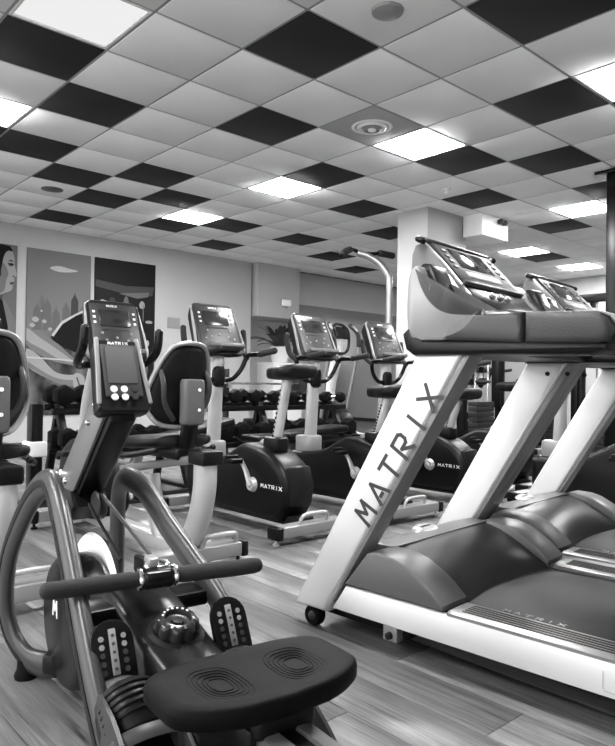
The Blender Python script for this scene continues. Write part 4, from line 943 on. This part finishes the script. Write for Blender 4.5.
for tier, (z, x) in enumerate(((.735, .06), (.395, -.06))):
    for k in range(14):
        y = 1.56 - k * .24; m = dm[min(5, 5 - (k // 3) if tier == 0 else 5)]
        r = .052 + .007 * min(5, 5 - (k // 3) if tier == 0 else 5)
        d = thing('dumbbell', 'black hex dumbbell, %s from the left on the %s tier of the rack' % (nth[k], 'top' if tier == 0 else 'lower'), 'dumbbell',
                  uv(3.70, RKV) + EV * x - EU * y + Vector((0, 0, z + r * .866)), ROOM_ROT + random.uniform(-.06, .06), 'dumbbells on the rack')
        link('handle', m['handle'], d)
        hl = .075 + .008 * min(5, 5 - (k // 3) if tier == 0 else 5)
        for s in (1, -1): link('head', m['head'], d, (s * (.06 + hl / 2), 0, 0))

# bench press stand with barbell
BP = uv(5.35, 6.95)
t = thing('bench_press_stand', 'grey bench press stand with padded bench behind the dumbbell rack', 'bench', BP, ROOM_ROT)
for s in (1, -1):
    mb = MB(); mb.box((0, s * .48, .55), (.07, .06, 1.10), bev=.01); up = mb.build('upright', GUN, t)
    mb = MB(); mb.prism([(-.09, .86), (-.09, .98), (-.075, .98), (-.07, .90), (.0, .90), (.0, .86)], s * .48 - .025, s * .48 + .025, bev=.004); mb.build('bar_hook', SILVER2, up)
    mb = MB(); mb.box((-.1, s * .48, .03), (.7, .07, .06), bev=.01); mb.build('foot_beam', GUN, t)
mb = MB(); mb.box((-.45, 0, .43), (1.1, .30, .07), bev=.03); mb.build('bench_pad', VINYL, t)
mb = MB(); mb.box((-.12, 0, .20), (.07, .07, .40), bev=.008); mb.build('bench_leg', GUN, t)
mb = MB(); mb.box((-.85, 0, .20), (.07, .3, .40), bev=.008); mb.build('bench_leg', GUN, t)
t = thing('barbell', 'barbell with one black plate on each end resting on the bench press stand', 'barbell', BP + EV * -.045 + Vector((0, 0, .918)), ROOM_ROT)
mb = MB(); mb.tube([(0, .95, 0), (0, -.95, 0)], .014, 10, cap='flat'); mb.build('bar', CHROME, t)
for s in (1, -1):
    mb = MB(); mb.lathe([(.016, -.02), (.05, -.022), (.055, -.012), (.15, -.012), (.16, -.022), (.175, -.02), (.178, 0), (.175, .02), (.16, .022), (.15, .012), (.055, .012), (.05, .022), (.016, .02)], c=(0, s * .68, 0), axis=(0, 1, 0), seg=36); mb.build('weight_plate', IRON, t)
    mb = MB(); mb.tube([(0, s * .71, 0), (0, s * .95, 0)], .024, 12, cap='flat'); mb.build('sleeve', CHROME, t)

# weight benches
def bench(label, u, v, rz, tilt):
    t = thing('weight_bench', label, 'bench', uv(u, v), ROOM_ROT + rz, 'weight benches')
    mb = MB(); mb.box((0, 0, .035), (1.1, .06, .07), bev=.01); mb.build('base_beam', GUN, t)
    for x in (-.5, .5):
        mb = MB(); mb.box((x, 0, .03), (.07, .46, .06), bev=.01); mb.build('foot_bar', GUN, t)
    mb = MB(); mb.tube([(.30, 0, .06), (.18, 0, .40)], .03, 8); mb.build('strut', LIGHTG, t)
    mb = MB(); mb.tube([(-.42, 0, .06), (-.30, 0, .40)], .03, 8); mb.build('strut', LIGHTG, t)
    mb = MB(); mb.box((.32, 0, .44), (.34, .29, .065), bev=.028); mb.build('seat_pad', VINYL, t)
    mb = MB(); mb.box((-.38, 0, 0), (.76, .27, .065), bev=.028); mb.rot(Matrix.Translation((.12, 0, .45)) @ roty(math.radians(tilt))); mb.build('back_pad', VINYL, t)
bench('low black weight bench seen under the raised bike seats', 4.05, 4.72, math.radians(90), 4)
bench('black weight bench with upright back behind the recumbent bike', 2.7, 4.72, math.radians(90), 12)

# dark upright with a pale sleeve, left of the rower monitor
t = thing('machine_post', 'dark post with a pale square sleeve left of the rowing monitor', 'post', uv(1.80, 4.98), ROOM_ROT)
mb = MB(); mb.box((0, 0, .38), (.09, .09, .76), bev=.01); mb.build('post', BLACKS, t)
mb = MB(); mb.box((0, 0, .43), (.14, .14, .11), bev=.012); mb.build('sleeve', WHITE, t)
mb = MB(); mb.box((0, 0, .02), (.36, .36, .04), bev=.01); mb.build('base_plate', GUN, t)

# elliptical trainer
def elliptical(label, loc, rz):
    t = thing('elliptical_trainer', label, 'elliptical trainer', loc, rz)
    mb = MB(); mb.box((-.4, 0, .07), (1.6, .09, .08), bev=.015); mb.build('base_beam', SILVER, t)
    for x in (-1.15, .35):
        mb = MB(); mb.box((x, 0, .045), (.09, .58, .07), bev=.015); mb.build('stabilizer', SILVER2, t)
    HS = spl2([(.38, .10), (.40, .35), (.30, .58), (.10, .66), (-.12, .58), (-.22, .36), (-.18, .12), (.1, .08)], 4)
    mb = MB(); mb.prism(HS, -.13, .13, bev=.04, seg=3); mb.build('drive_housing', BLACK, t, angle=50)
    mb = MB(); mb.tube(spline([(.16, 0, .55), (.12, 0, .9), (.02, 0, 1.25), (-.04, 0, 1.5)], 5), .045, 14, rb=.075, up=(1, 0, 0)); mb.build('mast', SILVER, t)
    for s in (1, -1):
        mb = MB(); mb.tube(spline([(.10, s * .20, .30), (.02, s * .22, .75), (-.06, s * .24, 1.15), (-.12, s * .24, 1.40), (-.10, s * .22, 1.58), (-.02, s * .18, 1.66)], 5), .022, 10); ar = mb.build('swing_arm', SILVER2, t)
        mb = MB(); mb.tube(spline([(-.12, s * .24, 1.40), (-.11, s * .23, 1.55), (-.02, s * .18, 1.66)], 5), .027, 10); mb.build('grip', FOAM, ar)
        mb = MB(); mb.tube([(.06, s * .2, .33), (-.5, s * .19, .30), (-1.05, s * .19, .22)], .03, 10); pd = mb.build('pedal_arm', SILVER, t)
        mb = MB(); mb.box((-.55, s * .19, .345), (.36, .15, .03), bev=.01); mb.build('foot_plate', BLACK, pd)
    mb = MB(); mb.tube(spline([(-.02, .15, 1.36), (-.03, .15, 1.55), (-.01, .09, 1.64), (0, 0, 1.66), (-.01, -.09, 1.64), (-.03, -.15, 1.55), (-.02, -.15, 1.36), (-.05, 0, 1.30)], 5, True), .018, 10, closed=True); mb.build('console_loop', GUN, t)
    mb = MB(); mb.box((-.06, 0, 1.55), (.05, .24, .15), bev=.02, rot=Matrix.Rotation(math.radians(20), 3, 'Y')); mb.build('console', BLACKS, t)
elliptical('silver elliptical trainer between the second and third bike consoles', uv(5.75, 5.85), ROOM_ROT)

# tall curved pole with padded pull handles
t = thing('pull_up_pole', 'tall curved metal pole with black padded handles at its top', 'pull-up bar', uv(6.21, 5.44), ROOM_ROT)
mb = MB(); mb.tube(spline([(0, 0, .03), (0, 0, 1.2), (0, 0, 2.12), (.02, .02, 2.28), (.09, .08, 2.41), (.18, .18, 2.50), (.26, .27, 2.54)], 6), .042, 12); mb.build('pole', SILVER2, t)
mb = MB(); mb.box((0, 0, .02), (.36, .3, .04), bev=.012); mb.build('base_plate', GUN, t)
mb = MB(); mb.tube(spline([(.22, .62, 2.47), (.24, .52, 2.545), (.27, .36, 2.57), (.26, .24, 2.55), (.24, .05, 2.56), (.20, -.14, 2.59), (.18, -.26, 2.57)], 5), .024, 10); mb.build('handle_bar', BLACKS, t)
for a, b in (((.225, .60, 2.485), (.255, .44, 2.56)), ((.215, -.06, 2.58), (.18, -.26, 2.57))):
    mb = MB(); mb.tube([a, b], .042, 12); mb.build('pad', FOAM, t)

# cable machine tower
def cable_tower(label, loc, rz, h, w=.7, shaft=BLACKS):
    t = thing('cable_machine', label, 'gym machine', loc, rz, 'cable machines at the back')
    for s in (1, -1):
        mb = MB(); mb.box((0, s * w / 2, h / 2), (.08, .08, h), bev=.01); mb.build('upright', shaft, t)
        mb = MB(); mb.box((0, s * w / 2, .03), (.9, .08, .06), bev=.01); mb.build('foot_beam', shaft, t)
        mb = MB(); mb.tube([(.0, s * .12, .1), (.0, s * .12, h - .1)], .012, 8); mb.build('guide_rod', CHROME, t)
    mb = MB(); mb.box((0, 0, h - .05), (.08, w + .1, .09), bev=.012); mb.build('top_beam', shaft, t)
    for k in range(12):
        mb = MB(); mb.box((0, 0, .14 + k * .055), (.11, .32, .05), bev=.006); mb.build('weight_plate', IRON, t)
    for s in (1, -1):
        mb = MB(); mb.lathe([(.012, -.016), (.06, -.016), (.066, -.012), (.056, 0), (.066, .012), (.06, .016), (.012, .016)], c=(-.09, s * .2, h - .08), axis=(0, 1, 0), seg=24); mb.build('pulley', GREY, t)
    mb = MB(); mb.tube([(-.15, .2, h - .1), (-.15, .2, 1.0)], .005, 6); mb.build('cable', DARK, t)
    mb = MB(); mb.tube([(-.15, .08, .98), (-.15, .32, .98)], .016, 8); mb.build('pull_handle', FOAM, t)
    mb = MB(); mb.prism([(-.05, .7), (-.05, 1.7), (.05, 1.7), (.05, .7)], -w / 2 + .05, -w / 2 + .09, bev=.006); mb.build('side_shroud', shaft, t)
    return t
cable_tower('black cable machine tower behind the second treadmill console on the right', uv(7.1, 3.15), ROOM_ROT + math.radians(90), 1.95)
cable_tower('dark cable machine far back between the treadmill uprights', uv(9.6, 5.1), ROOM_ROT, 2.0)
cable_tower('dark cable machine standing in front of the square column', uv(6.12, 4.05), ROOM_ROT, 1.6)
cable_tower('black cable machine tower at the far right, beyond the third silver upright', uv(8.3, 3.2), ROOM_ROT, 2.05)

# second row of machines at the back, seen between the treadmill uprights
make_bike('exercise bike in the back row, seen through the gap between treadmill uprights', uv(7.35, 4.75), ROOM_ROT, 1.0)
make_bike('exercise bike in the back row beyond the treadmills, beside the pale wall', uv(8.45, 4.6), ROOM_ROT, 1.02)

# small black mat-side box on the floor by the wall
mb = MB(); mb.box((0, 0, .03), (.18, .32, .06), bev=.015)
o = mb.build('foot_block', BLACK, None, loc=uv(9.3, 4.2), rotz=ROOM_ROT); tag(o, 'small black block lying on the floor near the pale wall', 'block')

# potted plant in the recess
t = thing('potted_plant', 'potted palm with dark drooping leaves in the bright recess', 'plant', uv(8.05, 9.75), ROOM_ROT)
mb = MB(); mb.box((0, 0, .65), (.5, .7, 1.30), bev=.01); mb.build('planter_stand', WHITE, t)
mb = MB(); mb.lathe([(.10, 1.30), (.15, 1.31), (.19, 1.56), (.20, 1.60), (.18, 1.60), (.16, 1.54)], seg=24); mb.build('pot', WHITE, t)
LEAF = mat('dark_leaf', .05, .45, var=.4, vscale=12)
for k in range(26):
    a = k * 2.399 + .3; el = math.radians(30 + 50 * ((k * 7) % 10) / 10); L = .55 + .22 * ((k * 3) % 5) / 5
    pts = []
    for q in range(7):
        s = q / 6; rr = L * s * math.cos(el) + .05; zz = 1.58 + L * s * math.sin(el) * 1.2 - .38 * s * s * L * 1.3
        pts.append(Vector((rr * math.cos(a), rr * math.sin(a), zz)))
    side = Vector((-math.sin(a), math.cos(a), 0)); mb = MB()
    rings = []
    for q, p in enumerate(pts):
        w = .06 * math.sin(math.pi * min(.98, .12 + .86 * q / 6)) + .003
        rings.append([p - side * w, p + Vector((0, 0, -.010)), p + side * w, p + Vector((0, 0, .004))])
    mb.loft(rings); mb.build('leaf', LEAF, t)
